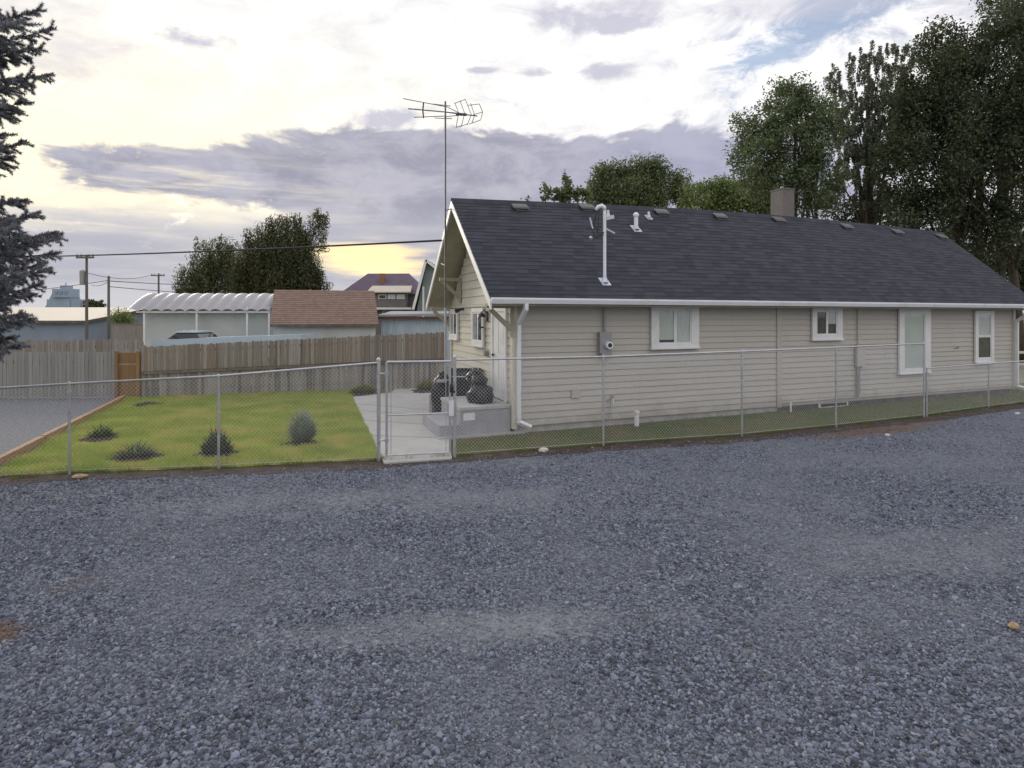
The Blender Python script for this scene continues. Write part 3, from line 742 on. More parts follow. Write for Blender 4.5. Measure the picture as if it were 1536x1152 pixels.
# roof fittings
def roof_vent(px, py):
    a, b = on_roof(px, py + 5); z0 = roof_z(a, b)
    m = MB(); sl = (ZR - ZE) / (BR + E_N); bf, bb = b - .13, b + .08
    p = lambda a_, b_, d: h(a_, b_, roof_z(a_, b_) + d)
    m.hexa([p(a - .14, bf + .05, .0), p(a + .14, bf + .05, .0), p(a + .14, bb, .0), p(a - .14, bb, .0), p(a - .14, bf + .05, .10), p(a + .14, bf + .05, .10), p(a + .14, bb, .06), p(a - .14, bb, .06)])
    m.hexa([p(a - .21, bf, .10), p(a + .21, bf, .10), p(a + .21, bb, .061), p(a - .21, bb, .061), p(a - .19, bf + .02, .135), p(a + .19, bf + .02, .135), p(a + .19, bb, .085), p(a - .19, bb, .085)])
    m.build('roof_vent', M['vent_grey'], roof)
for px, py in ((780, 309), (880, 309), (992, 316), (1080, 322), (1168, 327), (1270, 337), (1346, 345), (1412, 352)): roof_vent(px, py)
def flashing(a, b, s=.2, name='flashing', par=None):
    p = lambda a_, b_, d: h(a_, b_, roof_z(a_, b_) + d); m = MB()
    m.hexa([p(a - s, b - s, .018), p(a + s, b - s, .018), p(a + s, b + s, .012), p(a - s, b + s, .012), p(a - s, b - s, .03), p(a + s, b - s, .03), p(a + s, b + s, .02), p(a - s, b + s, .02)])
    c = np.array(p(a, b, 0)); m.lathe(c, [(s * .75, .0), (s * .45, .10), (s * .38, .17)], 14)
    return m.build(name, M['flash'], par)
am_, bm_ = on_roof(907, 424)
zb0 = roof_z(am_, bm_); base = np.array(h(am_, bm_, zb0)); top = at(903, 314, base[1])
mast = MB().tube([base, (base[0], base[1], top[2])], .035, 12).build('service_mast', M['white_metal'], house)
flashing(am_, bm_, .11, par=mast)
tz = top[2]; bx_, by_ = base[0], base[1]
wh = MB(); wh.tube([(bx_, by_, tz - .02), (bx_ - .01, by_, tz + .04), (bx_ - .06, by_, tz + .075), (bx_ - .14, by_, tz + .05), (bx_ - .19, by_, tz - .02)], [.04, .046, .05, .046, .034], 10)
wh.build('weather_head', M['white_metal'], mast, smooth=True)
wh = MB()
wh.tube([(bx_ - .17, by_, tz), (bx_ - .22, by_, tz - .35), (bx_ - .12, by_ + .02, tz - .55), (bx_ - .02, by_ - .05, tz - .5)], .009, 5)
wh.tube([(bx_ - .15, by_, tz), (bx_ - .28, by_ + .05, tz - .42), (bx_ - .2, by_ + .02, tz - .62), (bx_ - .03, by_ - .05, tz - .55)], .009, 5)
wh.tube([(bx_ - .12, by_, tz), (bx_ - .15, by_, tz - .48)], .009, 5); wh.tube([(bx_ - .03, by_, tz - .38), (bx_ - .36, by_ + .3, tz - .36)], .011, 5)
wh.build('drip_loop', M['cable'], mast)
MB().beam((bx_ - .32, by_, tz - .18), (bx_ - .26, by_, tz - .42), .03, .03).build('cable_clamp', M['flash'], mast)
MB().lathe((bx_ - .30, by_, tz - .62), [(.02, -.04), (.045, 0), (.02, .04)], 8).build('insulator', M['flash'], mast)
MB().beam((bx_ + .03, by_, tz - .20), (bx_ + .2, by_, tz - .16), .05, .08).build('bracket', M['flash'], mast)
MB().beam((bx_ + .03, by_, tz - .42), (bx_ + .22, by_, tz - .52), .03, .03).build('bracket', M['flash'], mast)
a_, b_ = on_roof(954, 344)
bp = np.array(h(a_, b_, roof_z(a_, b_))); fl = MB().tube([bp, bp + V3(0, 0, .36)], .055, 12).build('flue_pipe', M['white_metal'], roof)
flashing(a_, b_, .12, par=fl); MB().lathe(bp + V3(0, 0, .33), [(.075, 0), (.08, .05), (.03, .1)], 12).build('flue_cap', M['white_metal'], fl)
for px, py in ((973, 327), (912, 325)):
    a_, b_ = on_roof(px, py); bp = np.array(h(a_, b_, roof_z(a_, b_)))
    fl = MB().tube([bp, bp + V3(0, 0, .16)], .035, 10).build('plumbing_vent', M['white_metal'], roof); flashing(a_, b_, .085, par=fl)
# chimney on the ridge
ac, bc = on_roof(1176, 322); p = at(1176, 320, None if False else (C0 + ac * U + (BR + .35) * Vv)[1])
ac = (INV @ (p[:2] - C0))[0]; ztop = HC + (HY - 286) / F * p[1]
chm = hbox(MB(), ac - .24, ac + .24, BR + .05, BR + .58, ZR - .2, ztop).build('chimney', M['chimney'], roof)
hbox(MB(), ac - .255, ac + .255, BR + .035, BR + .595, ztop + .001, ztop + .04).build('chimney_cap', M['chimney'], chm)
MB().lathe(h(ac, BR + .33, ztop + .06), [(.05, 0), (.05, .08)], 10).build('chimney_pot', M['grey_metal'], chm)

# ------------------------------------------------------------------ porch and path
porch = thing('porch_step', h(-.6, .8, 0), 'grey concrete porch slab with a lower step under the white side door', 'porch')
hbox(MB(), -1.12, -.048, .06, 1.75, 0, ZP - .06).build('slab_base', M['conc_dark'], porch)
hbox(MB(), -1.14, -.047, .04, 1.77, ZP - .059, ZP).build('slab_top', M['conc'], porch)
hbox(MB(), -1.55, -1.122, .06, 1.75, 0, .27).build('lower_step', M['conc_dark'], porch)
hbox(MB(), -1.6, .25, -.04, .058, .0, .055).build('footing', M['conc'], porch)
hbox(MB(), -1.06, -.82, .052, .0585, ZP - .26, ZP - .12).build('sticker', M['label'], porch)
path_poly = [gp(576, 697), gp(678, 690), gp(672, 655), h(-.3, 0, 0)[:2], h(.0, 1.0, 0)[:2], h(.0, WID, 0)[:2], gp(668, 583), gp(592, 583), gp(588, 590), gp(529, 597)]
pc = MB(); pc.prism(path_poly[::-1] if False else path_poly, -.05, .03); pc = pc.build('concrete_path', M['conc']); pc['kind'] = 'structure'
jm = MB()
# control joints as shallow dark grooves
for t in (.28, .5, .68, .83):
    l, r = gp(576, 697) * (1 - t) + gp(529, 597) * t, gp(678, 690) * (1 - t) + np.array(h(-.2, 4.2, 0)[:2]) * t
    jm.beam((l[0], l[1], .0312), (r[0], r[1], .0312), .014, .002)
jo = jm.build('path_joints', M['dirt']); jo['kind'] = 'structure'

# ------------------------------------------------------------------ chain link fences
def wires(m, p, q, zb0, zb1, zt0, zt1, pitch=.064, r=.0015):
    """woven diagonal wires filling the panel between two posts"""
    p, q = np.array(p), np.array(q); Ln = np.linalg.norm(q - p); d = (q - p) / Ln; nrm = V3(-d[1], d[0])
    zb = lambda s: zb0 + (zb1 - zb0) * s / Ln
    zt = lambda s: zt0 + (zt1 - zt0) * s / Ln
    Hh = max(zt0 - zb0, zt1 - zb1)
    n = int((Ln + Hh) / pitch) + 2
    for sg in (1, -1):
        for i in range(n):
            s0 = -Hh + i * pitch if sg > 0 else i * pitch
            pts = []
            for k in range(0, 41):
                hh = Hh * k / 40; s = s0 + sg * hh * 1.0
                if 0 <= s <= Ln:
                    z = zb(s) + hh
                    if z <= zt(s): pts.append((s, z))
            if len(pts) < 2: continue
            (sa, za), (sb, zb_) = pts[0], pts[-1]
            o = nrm * .003 * sg
            A = p + d * sa + o; B = p + d * sb + o
            m.tube([(A[0], A[1], za), (B[0], B[1], zb_)], r, 3, cap=False)
def post(px, by, ty, r=.026, extra=.03, dome=True, top_z=None):
    b = at(px, by); zt_ = HC - (ty - HY) / F * b[1]
    m = MB(); m.tube([(b[0], b[1], -.05), (b[0], b[1], zt_ + extra)], r, 10)
    if dome: m.lathe((b[0], b[1], zt_ + extra), [(r * 1.2, 0), (r * 1.15, .02), (r * .5, .045), (0, .05)], 10)
    return m, b, zt_
def chain_fence(name, label, pts, big=()):
    b0 = at(pts[0][0], pts[0][1]); root = thing(name, (b0[0], b0[1], 0), label, 'fence')
    tops = []
    for i, (px, by, ty) in enumerate(pts):
        m, b, zt_ = post(px, by, ty,   .030 if i in big else .020, .05 if i in big else .0)
        m.build('fence_post', M['galv'], root); tops.append((b, zt_))
    for i in range(len(tops) - 1):
        (p, zp), (q, zq) = tops[i], tops[i + 1]
        MB().tube([(p[0], p[1], zp + .012), (q[0], q[1], zq + .012)], .0175, 8).build('top_rail', M['galv'], root)
        m = MB(); wires(m, p[:2], q[:2], .05, .05, zp, zq); m.build('chain_link', M['wire'], root, kind='stuff')
        mb = MB()
        for zz in (.35, .7, .92):
            z = zz * zp; mb.lathe((p[0], p[1], z), [(.025, -.012), (.025, .012)], 8)
        mb.build('tie_band', M['galv'], root)
    mt = MB()
    for (p, zp), (q, zq) in zip(tops[:-1], tops[1:]): mt.tube([(p[0], p[1], .07), (q[0], q[1], .07)], .003, 4)
    mt.build('tension_wire', M['wire'], root)
    return root
chain_fence('chain_link_fence', 'galvanised chain link fence in front of the sunlit lawn, left of the gate', FL, (3,))
chain_fence('chain_link_fence', 'tall galvanised chain link fence in front of the beige house wall, right of the gate', FR, (0,))
chain_fence('chain_link_fence', 'lower chain link fence run at the far end of the house', FX, ())
# gate
gl, gr = at(580, 692), at(675, 687)
zt_g = HC - (543 - HY) / F * gl[1]; zt_g2 = HC - (542 - HY) / F * gr[1]
gate = thing('gate', (gl[0], gl[1], 0), 'galvanised chain link gate across the concrete path', 'gate')
gz0 = .10
def rod(p, z0, q, z1, r, name, mat=None, n=8):
    return MB().tube([(p[0], p[1], z0), (q[0], q[1], z1)], r, n).build(name, mat or M['galv'], gate)
rod(gl, gz0, gl, zt_g, .021, 'gate_stile'); rod(gr, gz0, gr, zt_g2, .021, 'gate_stile')
rod(gl, zt_g, gr, zt_g2, .021, 'top_rail'); rod(gl, gz0, gr, gz0, .021, 'bottom_rail'); rod(gl, gz0 + .66, gr, gz0 + .66, .015, 'middle_rail')
m = MB(); wires(m, gl[:2], gr[:2], gz0, gz0, zt_g, zt_g2); m.build('chain_link', M['wire'], gate, kind='stuff')
for dx in (.07, -.07):
    c = gl if dx > 0 else gr; rod(c + V3(dx, dx * .1, 0), gz0 + .02, c + V3(dx, dx * .1, 0), zt_g - .03, .006, 'tension_bar', None, 5)
for zz in (.35, 1.45):
    m = MB(); m.lathe((gl[0], gl[1], zz), [(.034, -.03), (.034, .03)], 10); m.tube([(gl[0], gl[1], zz), (gl[0] - .12, gl[1] - .02, zz)], .014, 6); m.build('hinge', M['galv'], gate)
m = MB(); m.tube([(gr[0], gr[1] - .03, 1.13), (gr[0] + .09, gr[1] - .03, 1.12)], .018, 8); m.lathe((gr[0] + .03, gr[1] - .04, 1.2), [(.03, -.06), (.035, 0), (.02, .06)], 8); m.build('latch', M['dark_metal'], gate)
m = MB(); m.box(gr[0] - .01, gr[0] + .07, gr[1] - .05, gr[1] - .045, .72, .98); m.build('catch_plate', M['white_metal'], gate)

# ------------------------------------------------------------------ wooden fences, board by board
board_me = {}
def board_mesh(kind, th=.02):
    if kind in board_me: return board_me[kind]
    m = MB()
    if kind == 'dog': m.prism([(-.5, 0), (.5, 0), (.5, .965), (.28, 1.0), (-.28, 1.0), (-.5, .965)], -.5, .5)
    else: m.prism([(-.5, 0), (.5, 0), (.5, 1.0), (-.5, 1.0)], -.5, .5)
    m.v = [(a, c, b) for a, b, c in m.v]; m.f = [f[::-1] for f in m.f]
    me = bpy.data.meshes.new('board'); me.from_pydata(m.v, [], m.f); me.update(); board_me[kind] = me; return me
def boards(root, P, Q, n, zb, zt, mat, kind='flat', jit=.03, gapf=.06, name='fence_board', off=0.0, th=.02, skip=0.0):
    P, Q = np.array(P, float), np.array(Q, float); d = Q - P; Ln = np.linalg.norm(d); d /= Ln; nrm = V3(-d[1], d[0]); ang = math.atan2(d[1], d[0])
    src = board_mesh(kind); me = src.copy(); me.materials.append(mat); o0 = WORLD[root.name]
    for i in range(n):
        if R.random() < skip: continue
        t = (i + .5) / n; p = P + d * Ln * t + nrm * (off + R.uniform(-.006, .006))
        b0 = zb[0] + (zb[1] - zb[0]) * t; b1 = zt[0] + (zt[1] - zt[0]) * t + R.uniform(-jit, jit)
        o = bpy.data.objects.new(name, me); COL.objects.link(o); o.parent = root
        o.location = (p[0] - o0[0], p[1] - o0[1], b0 - o0[2]); o.scale = (Ln / n * (1 - gapf - R.uniform(0, .04)), th, b1 - b0)
        o.rotation_euler = (R.uniform(-.008, .008), R.uniform(-.012, .012), ang)
def rails(root, P, Q, zs, mat, off, name='fence_rail', s=(.04, .085)):
    P, Q = np.array(P, float), np.array(Q, float); d = (Q - P) / np.linalg.norm(Q - P); nrm = V3(-d[1], d[0]) * off
    for z0, z1 in zs:
        MB().beam((*(P + nrm), z0), (*(Q + nrm), z1), s[0], s[1]).build(name, mat, root)
P, Q = gp(-170, 597), gp(178, 597)
wf = thing('wooden_fence', (P[0], P[1], 0), 'even grey board fence along the back of the grey driveway', 'fence')
boards(wf, P, Q, 62, (.03, .03), (1.33, 1.34), M['grey_fence'], 'flat', .008, .10)
rails(wf, P, Q, ((.35, .35), (1.05, 1.05)), M['grey_fence'], .05)
P, Q = gp(212, 597), gp(668, 582.5)
bf = thing('wooden_fence', (P[0], P[1], 0), 'weathered brown two tier board fence behind the lawn', 'fence')
boards(bf, P, Q, 108, (.78, 1.0), (1.50, 1.87), M['old_fence'], 'dog', .02, .04, off=-.03)
boards(bf, P, Q, 96, (.02, .02), (.80, 1.02), M['low_fence'], 'flat', .02, .08, off=.03)
rails(bf, P, Q, ((.74, .96),), M['old_fence'], 0.0, s=(.05, .10)); rails(bf, P, Q, ((1.32, 1.66), (.25, .25)), M['old_fence'], .07)
d = (Q - P); dn = d / np.linalg.norm(d)
for i in range(8):
    p = P + d * i / 7 + V3(-dn[1], dn[0]) * .12
    hgt = 1.5 + .37 * i / 7
    MB().box(p[0] - .05, p[0] + .05, p[1] - .05, p[1] + .05, -.05, hgt).build('fence_post', M['low_fence'], bf)
P, Q = at(-160, 520, 24)[:2], at(216, 520, 24)[:2]
ff = thing('wooden_fence', (P[0], P[1], 0), 'uneven pale board fence in front of the blue building', 'fence')
boards(ff, P, Q, 78, (.05, .05), (1.50, 1.50), M['far_fence'], 'dog', .05, .10); rails(ff, P, Q, ((.4, .4), (1.25, 1.25)), M['far_fence'], .05)
P, Q = gp(178, 597), gp(208, 597)
og = thing('wooden_gate', (P[0], P[1], 0), 'fresh orange cedar panel between two posts joining the fences', 'gate')
boards(og, P, Q, 2, (.05, .05), (.98, .98), M['orange_wood'], 'flat', .0, .03, name='lower_board')
MB().beam((P[0], P[1], 1.17), (Q[0], Q[1], 1.17), .022, .32).build('upper_board', M['orange_wood'], og)
for p in (P + V3(-.02, -.05), Q + V3(.02, -.05)): MB().box(p[0] - .04, p[0] + .04, p[1] - .04, p[1] + .03, 0, 1.38).build('gate_post', M['orange_wood'], og)
# timber edging of the lawn
ea, eb = gp(-60, 729), gp(186, 600)
dd = eb - ea; Ln = np.linalg.norm(dd)
te = thing('timber_edging', (ea[0], ea[1], 0), 'long brown timber edging between the driveway and the lawn', 'edging')
for i in range(3):
    p, q = ea + dd * (i / 3 + .003), ea + dd * ((i + 1) / 3 - .003)
    MB().beam((p[0], p[1], .06 + R.uniform(0, .01)), (q[0], q[1], .06 + R.uniform(0, .01)), .10, .14).build('plank', M['brown_wood'], te)

# ------------------------------------------------------------------ grass
def grass(name, poly, n, mat, hmin=.025, hmax=.06, avoid=(), clump=0.5):
    poly = np.array(poly); lo, hi = poly.min(0), poly.max(0)
    x = NR.uniform(lo[0], hi[0], int(n * 2.6)); y = NR.uniform(lo[1], hi[1], int(n * 2.6)); k = inside(poly, x, y)
    for (cx, cy, r) in avoid: k &= ((x - cx) ** 2 + (y - cy) ** 2 > r * r * (1 + .3 * np.sin(7 * np.arctan2(y - cy, x - cx))))
    x, y = x[k][:n], y[k][:n]; n = len(x)
    hh = NR.uniform(hmin, hmax, n) * (1 + clump * np.sin(x * 3.1 + 1.3 * np.sin(y * 2.2)) * np.sin(y * 3.7 + x))
    th = NR.uniform(0, 2 * PI, n); wd = NR.uniform(.003, .007, n); ln = hh * NR.uniform(.2, .9, n); la = NR.uniform(0, 2 * PI, n)
    v = np.zeros((n, 3, 3)); zb = .008
    v[:, 0] = np.stack([x - wd * np.cos(th), y - wd * np.sin(th), np.full(n, zb)], 1)
    v[:, 1] = np.stack([x + wd * np.cos(th), y + wd * np.sin(th), np.full(n, zb)], 1)
    v[:, 2] = np.stack([x + ln * np.cos(la), y + ln * np.sin(la), zb + hh], 1)
    return raw_mesh(name, v.reshape(-1, 3), 3, mat, kind='stuff')
BEDS = [(gp(454, 666), .36), (gp(325, 683), .36), (gp(203, 688), .40), (gp(152, 660), .33), (gp(222, 609), .4), (gp(545, 591), .50)]
grass('lawn_grass', lawn_poly, 260000, M['grass'], .025, .085, avoid=[(c[0], c[1], r) for c, r in BEDS])
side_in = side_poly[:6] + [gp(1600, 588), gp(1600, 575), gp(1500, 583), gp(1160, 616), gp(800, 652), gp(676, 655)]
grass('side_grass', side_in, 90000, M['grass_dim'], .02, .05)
# ragged tufts along the verge
gx, gy = [], []
bl = np.array(base_line[1:-1])
for i in range(len(bl) - 1):
    nn = int(np.linalg.norm(bl[i + 1] - bl[i]) * 420); t = NR.uniform(0, 1, nn); p = bl[i] + (bl[i + 1] - bl[i]) * t[:, None] + NR.normal(0, .06, (nn, 2)) + V3(0, .06)
    p = p[np.sin(p[:, 0] * 5) + np.sin(p[:, 0] * 13.7) + NR.normal(0, .5, nn) > .1]; gx += list(p[:, 0]); gy += list(p[:, 1])
gx, gy = np.array(gx), np.array(gy); n = len(gx); hh = NR.uniform(.03, .12, n); th = NR.uniform(0, 6.28, n); la = NR.uniform(0, 6.28, n)
v = np.zeros((n, 3, 3)); v[:, 0] = np.stack([gx - .004 * np.cos(th), gy - .004 * np.sin(th), np.zeros(n)], 1); v[:, 1] = np.stack([gx + .004 * np.cos(th), gy + .004 * np.sin(th), np.zeros(n)], 1)
v[:, 2] = np.stack([gx + hh * .6 * np.cos(la), gy + hh * .6 * np.sin(la), hh], 1)
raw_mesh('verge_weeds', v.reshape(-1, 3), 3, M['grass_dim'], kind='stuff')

# ------------------------------------------------------------------ gravel stones (uncountable): points with instanced angular chips
def stones():
    pts = []
    for y0, y1, dens in ((2.9, 5, 3300), (5, 7.5, 2200), (7.5, 10, 1200), (10, 13.5, 500), (13.5, 19, 160)):
        hw = 1.0 * y1 + 1.0; n = int((y1 - y0) * 2 * hw * dens)
        pts.append(np.stack([NR.uniform(-hw, hw, n), NR.uniform(y0, y1, n)], 1))
    p = np.concatenate(pts); k = inside([(q[0], q[1]) for q in yard], p[:, 0], p[:, 1])
    def el_(cx, cy, rx, ry, a):
        X, Y = p[:, 0] - cx, p[:, 1] - cy; c, s_ = math.cos(a), math.sin(a); return np.exp(-((X * c + Y * s_) / rx) ** 2 - ((Y * c - X * s_) / ry) ** 2)
    packed = el_(-.4, 4.85, 1.7, .35, .10) + el_(4.6, 6.6, 3.2, .9, .25) * .6 + el_(-1.5, 8.3, 5.0, .8, .05) * .5
    k &= NR.uniform(0, 1, len(p)) > .72 * packed * (.75 + .5 * np.sin(p[:, 0] * 3 + 2 * np.sin(p[:, 1] * 4)))
    p = p[k]
    # a few stray chips on the dirt verge
    q = []
    for i in range(1, len(base_line) - 2):
        nn = 220; t = NR.uniform(0, 1, nn); q.append(base_line[i] + (base_line[i + 1] - base_line[i]) * t[:, None] + np.stack([NR.normal(0, .05, nn), -np.abs(NR.normal(.30, .12, nn))], 1))
    p = np.concatenate([p] + q); n = len(p)
    me = bpy.data.meshes.new('gravel_stones'); me.vertices.add(n)
    size = NR.lognormal(math.log(.0076), .40, n).clip(.0035, .022)
    co = np.concatenate([p, (size * NR.uniform(-.1, .45, n))[:, None]], 1).astype(np.float32); me.vertices.foreach_set('co', co.ravel())
    a = me.attributes.new('tint', 'FLOAT', 'POINT'); a.data.foreach_set('value', NR.uniform(0, 1, n).astype(np.float32))
    a = me.attributes.new('size', 'FLOAT_VECTOR', 'POINT'); s3 = (size[:, None] * NR.uniform(.7, 1.45, (n, 3))).astype(np.float32); a.data.foreach_set('vector', s3.ravel())
    a = me.attributes.new('turn', 'FLOAT_VECTOR', 'POINT'); a.data.foreach_set('vector', NR.uniform(0, 6.28, (n, 3)).astype(np.float32).ravel())
    o = bpy.data.objects.new('gravel_stones', me); COL.objects.link(o); o['kind'] = 'stuff'
    ng = bpy.data.node_groups.new('stones', 'GeometryNodeTree')
    ng.interface.new_socket('Geometry', in_out='INPUT', socket_type='NodeSocketGeometry'); ng.interface.new_socket('Geometry', in_out='OUTPUT', socket_type='NodeSocketGeometry')
    N = ng.nodes; gi, go = N.new('NodeGroupInput'), N.new('NodeGroupOutput'); lk = ng.links.new
    ico = N.new('GeometryNodeMeshIcoSphere'); ico.inputs['Radius'].default_value = 1; ico.inputs['Subdivisions'].default_value = 1
    sp_ = N.new('GeometryNodeSetPosition'); rv = N.new('FunctionNodeRandomValue'); rv.data_type = 'FLOAT_VECTOR'
    rv.inputs[0].default_value = (-.3, -.3, -.3); rv.inputs[1].default_value = (.3, .3, .3)
    lk(ico.outputs[0], sp_.inputs[0]); lk(rv.outputs[0], sp_.inputs['Offset'])
    sm_ = N.new('GeometryNodeSetMaterial'); sm_.inputs['Material'].default_value = M['stone']; lk(sp_.outputs[0], sm_.inputs[0])
    ss = N.new('GeometryNodeSetShadeSmooth'); ss.inputs['Shade Smooth'].default_value = False; lk(sm_.outputs[0], ss.inputs[0])
    ip = N.new('GeometryNodeInstanceOnPoints')
    def attr(nm):
        x_ = N.new('GeometryNodeInputNamedAttribute'); x_.data_type = 'FLOAT_VECTOR'; x_.inputs[0].default_value = nm; return x_.outputs[0]
    e2r = N.new('FunctionNodeEulerToRotation'); lk(attr('turn'), e2r.inputs[0])
    lk(gi.outputs[0], ip.inputs['Points']); lk(ss.outputs[0], ip.inputs['Instance']); lk(e2r.outputs[0], ip.inputs['Rotation']); lk(attr('size'), ip.inputs['Scale'])
    lk(ip.outputs[0], go.inputs[0])
    md = o.modifiers.new('stones', 'NODES'); md.node_group = ng
    me.materials.append(M['stone'])
stones()

# ------------------------------------------------------------------ plants
def blades(c, n, r0, hmin, hmax, spread, wd, curve=.0, up=1.0):
    """pointed leaves fanning up from a base disc"""
    th = NR.uniform(0, 2 * PI, n); rr = r0 * np.sqrt(NR.uniform(0, 1, n)); b = np.stack([c[0] + rr * np.cos(th), c[1] + rr * np.sin(th), np.full(n, c[2])], 1)
    la = th + NR.normal(0, .7, n); hh = NR.uniform(hmin, hmax, n) * (1.15 - .85 * (rr / r0) ** 1.2); sp_ = NR.uniform(.1, 1, n) * spread
    tip = b + np.stack([sp_ * np.cos(la), sp_ * np.sin(la), hh], 1)
    sd_ = np.stack([-np.sin(la), np.cos(la), np.zeros(n)], 1) * wd * NR.uniform(.6, 1.2, n)[:, None]
    mid = b * .5 + tip * .5 + np.stack([0 * hh, 0 * hh, hh * .12], 1)
    return np.stack([b, mid + sd_, tip, mid - sd_], 1).reshape(-1, 3)
def leaves_in(c, rad, n, size, shell=.5, asp=.45):
    d = NR.normal(0, 1, (n, 3)); d /= np.linalg.norm(d, axis=1)[:, None]
    r = (shell + (1 - shell) * NR.uniform(0, 1, n) ** .6)[:, None]; p = np.array(c) + d * r * np.array(rad)
    return leaf_quads(p, size, asp)
def leaf_quads(p, size, asp=.5, up=0.0):
    n = len(p); a = NR.normal(0, 1, (n, 3)); a[:, 2] -= up; a /= np.linalg.norm(a, axis=1)[:, None]
    b = np.cross(a, NR.normal(0, 1, (n, 3))); b /= np.linalg.norm(b, axis=1)[:, None] + 1e-9
    s = (size * NR.uniform(.6, 1.35, n))[:, None]
    return np.stack([p - a * s, p + b * s * asp, p + a * s, p - b * s * asp], 1).reshape(-1, 3)
def mulch(c, r, name='mulch_bed'):
    m = MB(); n = 26; ring = []
    m.v.append((c[0], c[1], .06))
    for rr, z in ((.55, .05), (1.0, .014)):
        for j in range(n):
            t = 2 * PI * j / n; q = r * rr * (1 + .16 * math.sin(3 * t + c[0] * 9) + R.uniform(-.08, .08)); m.v.append((c[0] + q * math.cos(t) * 1.1, c[1] + q * math.sin(t), z + R.uniform(-.008, .012)))
    for j in range(n):
        k = (j + 1) % n; m.f += [(0, 1 + j, 1 + k), (1 + j, 1 + n + j, 1 + n + k, 1 + k)]
    o = m.build(name, M['mulch']); o['kind'] = 'structure'
for c, r in BEDS: mulch(c, r)
mulch(gp(640, 588), .55)
c = gp(454, 665)
o = thing('shrub', (c[0], c[1], 0), 'round silvery green shrub in a mulch ring on the lawn', 'shrub')
v = np.concatenate([leaves_in((c[0], c[1], .36), (.24, .24, .22), 1100, .022, .1, .3), leaves_in((c[0] - .05, c[1], .22), (.17, .17, .16), 500, .022, .1, .3), blades((c[0], c[1], .04), 1500, .12, .3, .70, .30, .007)])
raw_mesh('foliage', v, 4, M['sage'], o)
MB().tube([(c[0], c[1], 0), (c[0], c[1], .3)], .02, 6).build('stem', M['bark'], o)
def low_plant(px, py, label, n, r0, h0, h1, spread, wd, mat, cat='plant', name='garden_plant'):
    c = gp(px, py); o = thing(name, (c[0], c[1], 0), label, cat)
    raw_mesh('foliage', blades((c[0], c[1], .03), n, r0, h0, h1, spread, wd), 4, mat, o); return o
low_plant(325, 682, 'dark cone shaped shrub in mulch beside a fence post', 900, .20, .08, .48, .14, .010, M['plant_dark'], 'shrub', 'shrub')
low_plant(203, 687, 'low dark spiky plant in the wide mulch bed by the fence', 300, .2, .08, .30, .26, .008, M['plant_dark'])
low_plant(152, 658, 'small green spiky plant in mulch near the timber edging', 260, .14, .08, .30, .22, .012, M['plant_green'])
low_plant(222, 609, 'faint low plant at the back of the lawn by the orange panel', 200, .3, .03, .12, .15, .012, M['plant_dark'])
low_plant(545, 590, 'yellow green clump in the mulch bed left of the path', 480, .28, .08, .34, .3, .016, M['weed'])
low_plant(640, 586, 'yellow green clump in the mulch bed beside the house corner', 420, .22, .12, .45, .3, .016, M['weed'])
low_plant(376, 590, 'leafy green weed at the foot of the brown fence', 160, .16, .12, .42, .22, .03, M['plant_green'])

# ------------------------------------------------------------------ black things by the door
def lump(name, c, rad, label, cat, seed, mat, group=None, par=None, nm2=None):
    rr = random.Random(seed); m = MB(); nu, nv = 18, 10; ph = [rr.uniform(0, 6.28) for _ in range(8)]
    for i in range(nv + 1):
        f = PI * i / nv
        for j in range(nu):
            t = 2 * PI * j / nu; k = 1 + .09 * math.sin(3 * t + ph[0] + f * 2) + .06 * math.sin(5 * t + ph[1] - f * 3) + .05 * math.sin(7 * f + ph[2] + t) + rr.uniform(-.02, .02)
            z = math.cos(f); pz = max(z, -.62) if z < 0 else z
            m.v.append((c[0] + rad[0] * k * math.sin(f) ** .7 * math.cos(t), c[1] + rad[1] * k * math.sin(f) ** .7 * math.sin(t), c[2] + rad[2] * k * pz))
    for i in range(nv):
        for j in range(nu):
            a, b = i * nu + j, i * nu + (j + 1) % nu; m.f.append((a, a + nu, b + nu, b))
    o = m.build(name, mat, par, True)
    if par is None: tag(o, label, cat, group)
    return o
Yb = 13.6
def bagp(px, py, Y): p = at(px, py, Y); return p
zg = lambda p, r: (p[0], p[1], ZP + r * .62 + .002)
q = bagp(722, 590, 13.15); lump('bin_bag', zg(q, .22), (.28, .26, .22), 'black plastic bin bag on the porch nearest the white door', 'bin bag', 3, M['black_plastic'], 'black bags on the porch')
lump('bin_bag', (q[0] - .05, q[1] + .12, ZP + .44), (.17, .16, .13), 'small black bag lying on top of the other bag by the door', 'bin bag', 5, M['black_plastic'], 'black bags on the porch')
q = bagp(664, 590, 15.2); lump('bin_bag', (q[0], q[1], .40), (.26, .28, .60), 'black bag standing on the path left of the covered barbecue', 'bin bag', 8, M['black_plastic'], 'black bags on the porch')
# covered barbecue
q = bagp(698, 590, 14.9); gb = thing('barbecue', (q[0], q[1], 0), 'black barbecue with a rounded hood behind the porch bags', 'barbecue')
hd = MB(); n = 12; wv = Vv
for s_ in (-.38, .38):
    for i in range(n + 1):
        t = PI * i / n; hd.v.append((q[0] + s_ * .95 + .0, q[1] + .28 * math.cos(t), .92 + .26 * math.sin(t)))
for i in range(n): hd.f.append((i, i + 1, n + 2 + i, n + 1 + i))
hd.f += [tuple(range(n, -1, -1)), tuple(range(n + 1, 2 * n + 2)), (0, n + 1, 2 * n + 1, n)]
hd.build('hood', M['black_paint'], gb); MB().box(q[0] - .40, q[0] + .40, q[1] - .30, q[1] + .30, .16, .915).build('cabinet', M['black_plastic'], gb)
MB().tube([(q[0] - .28, q[1] - .31, 1.0), (q[0] + .28, q[1] - .31, 1.0)], .016, 8).build('hood_handle', M['galv'], gb)
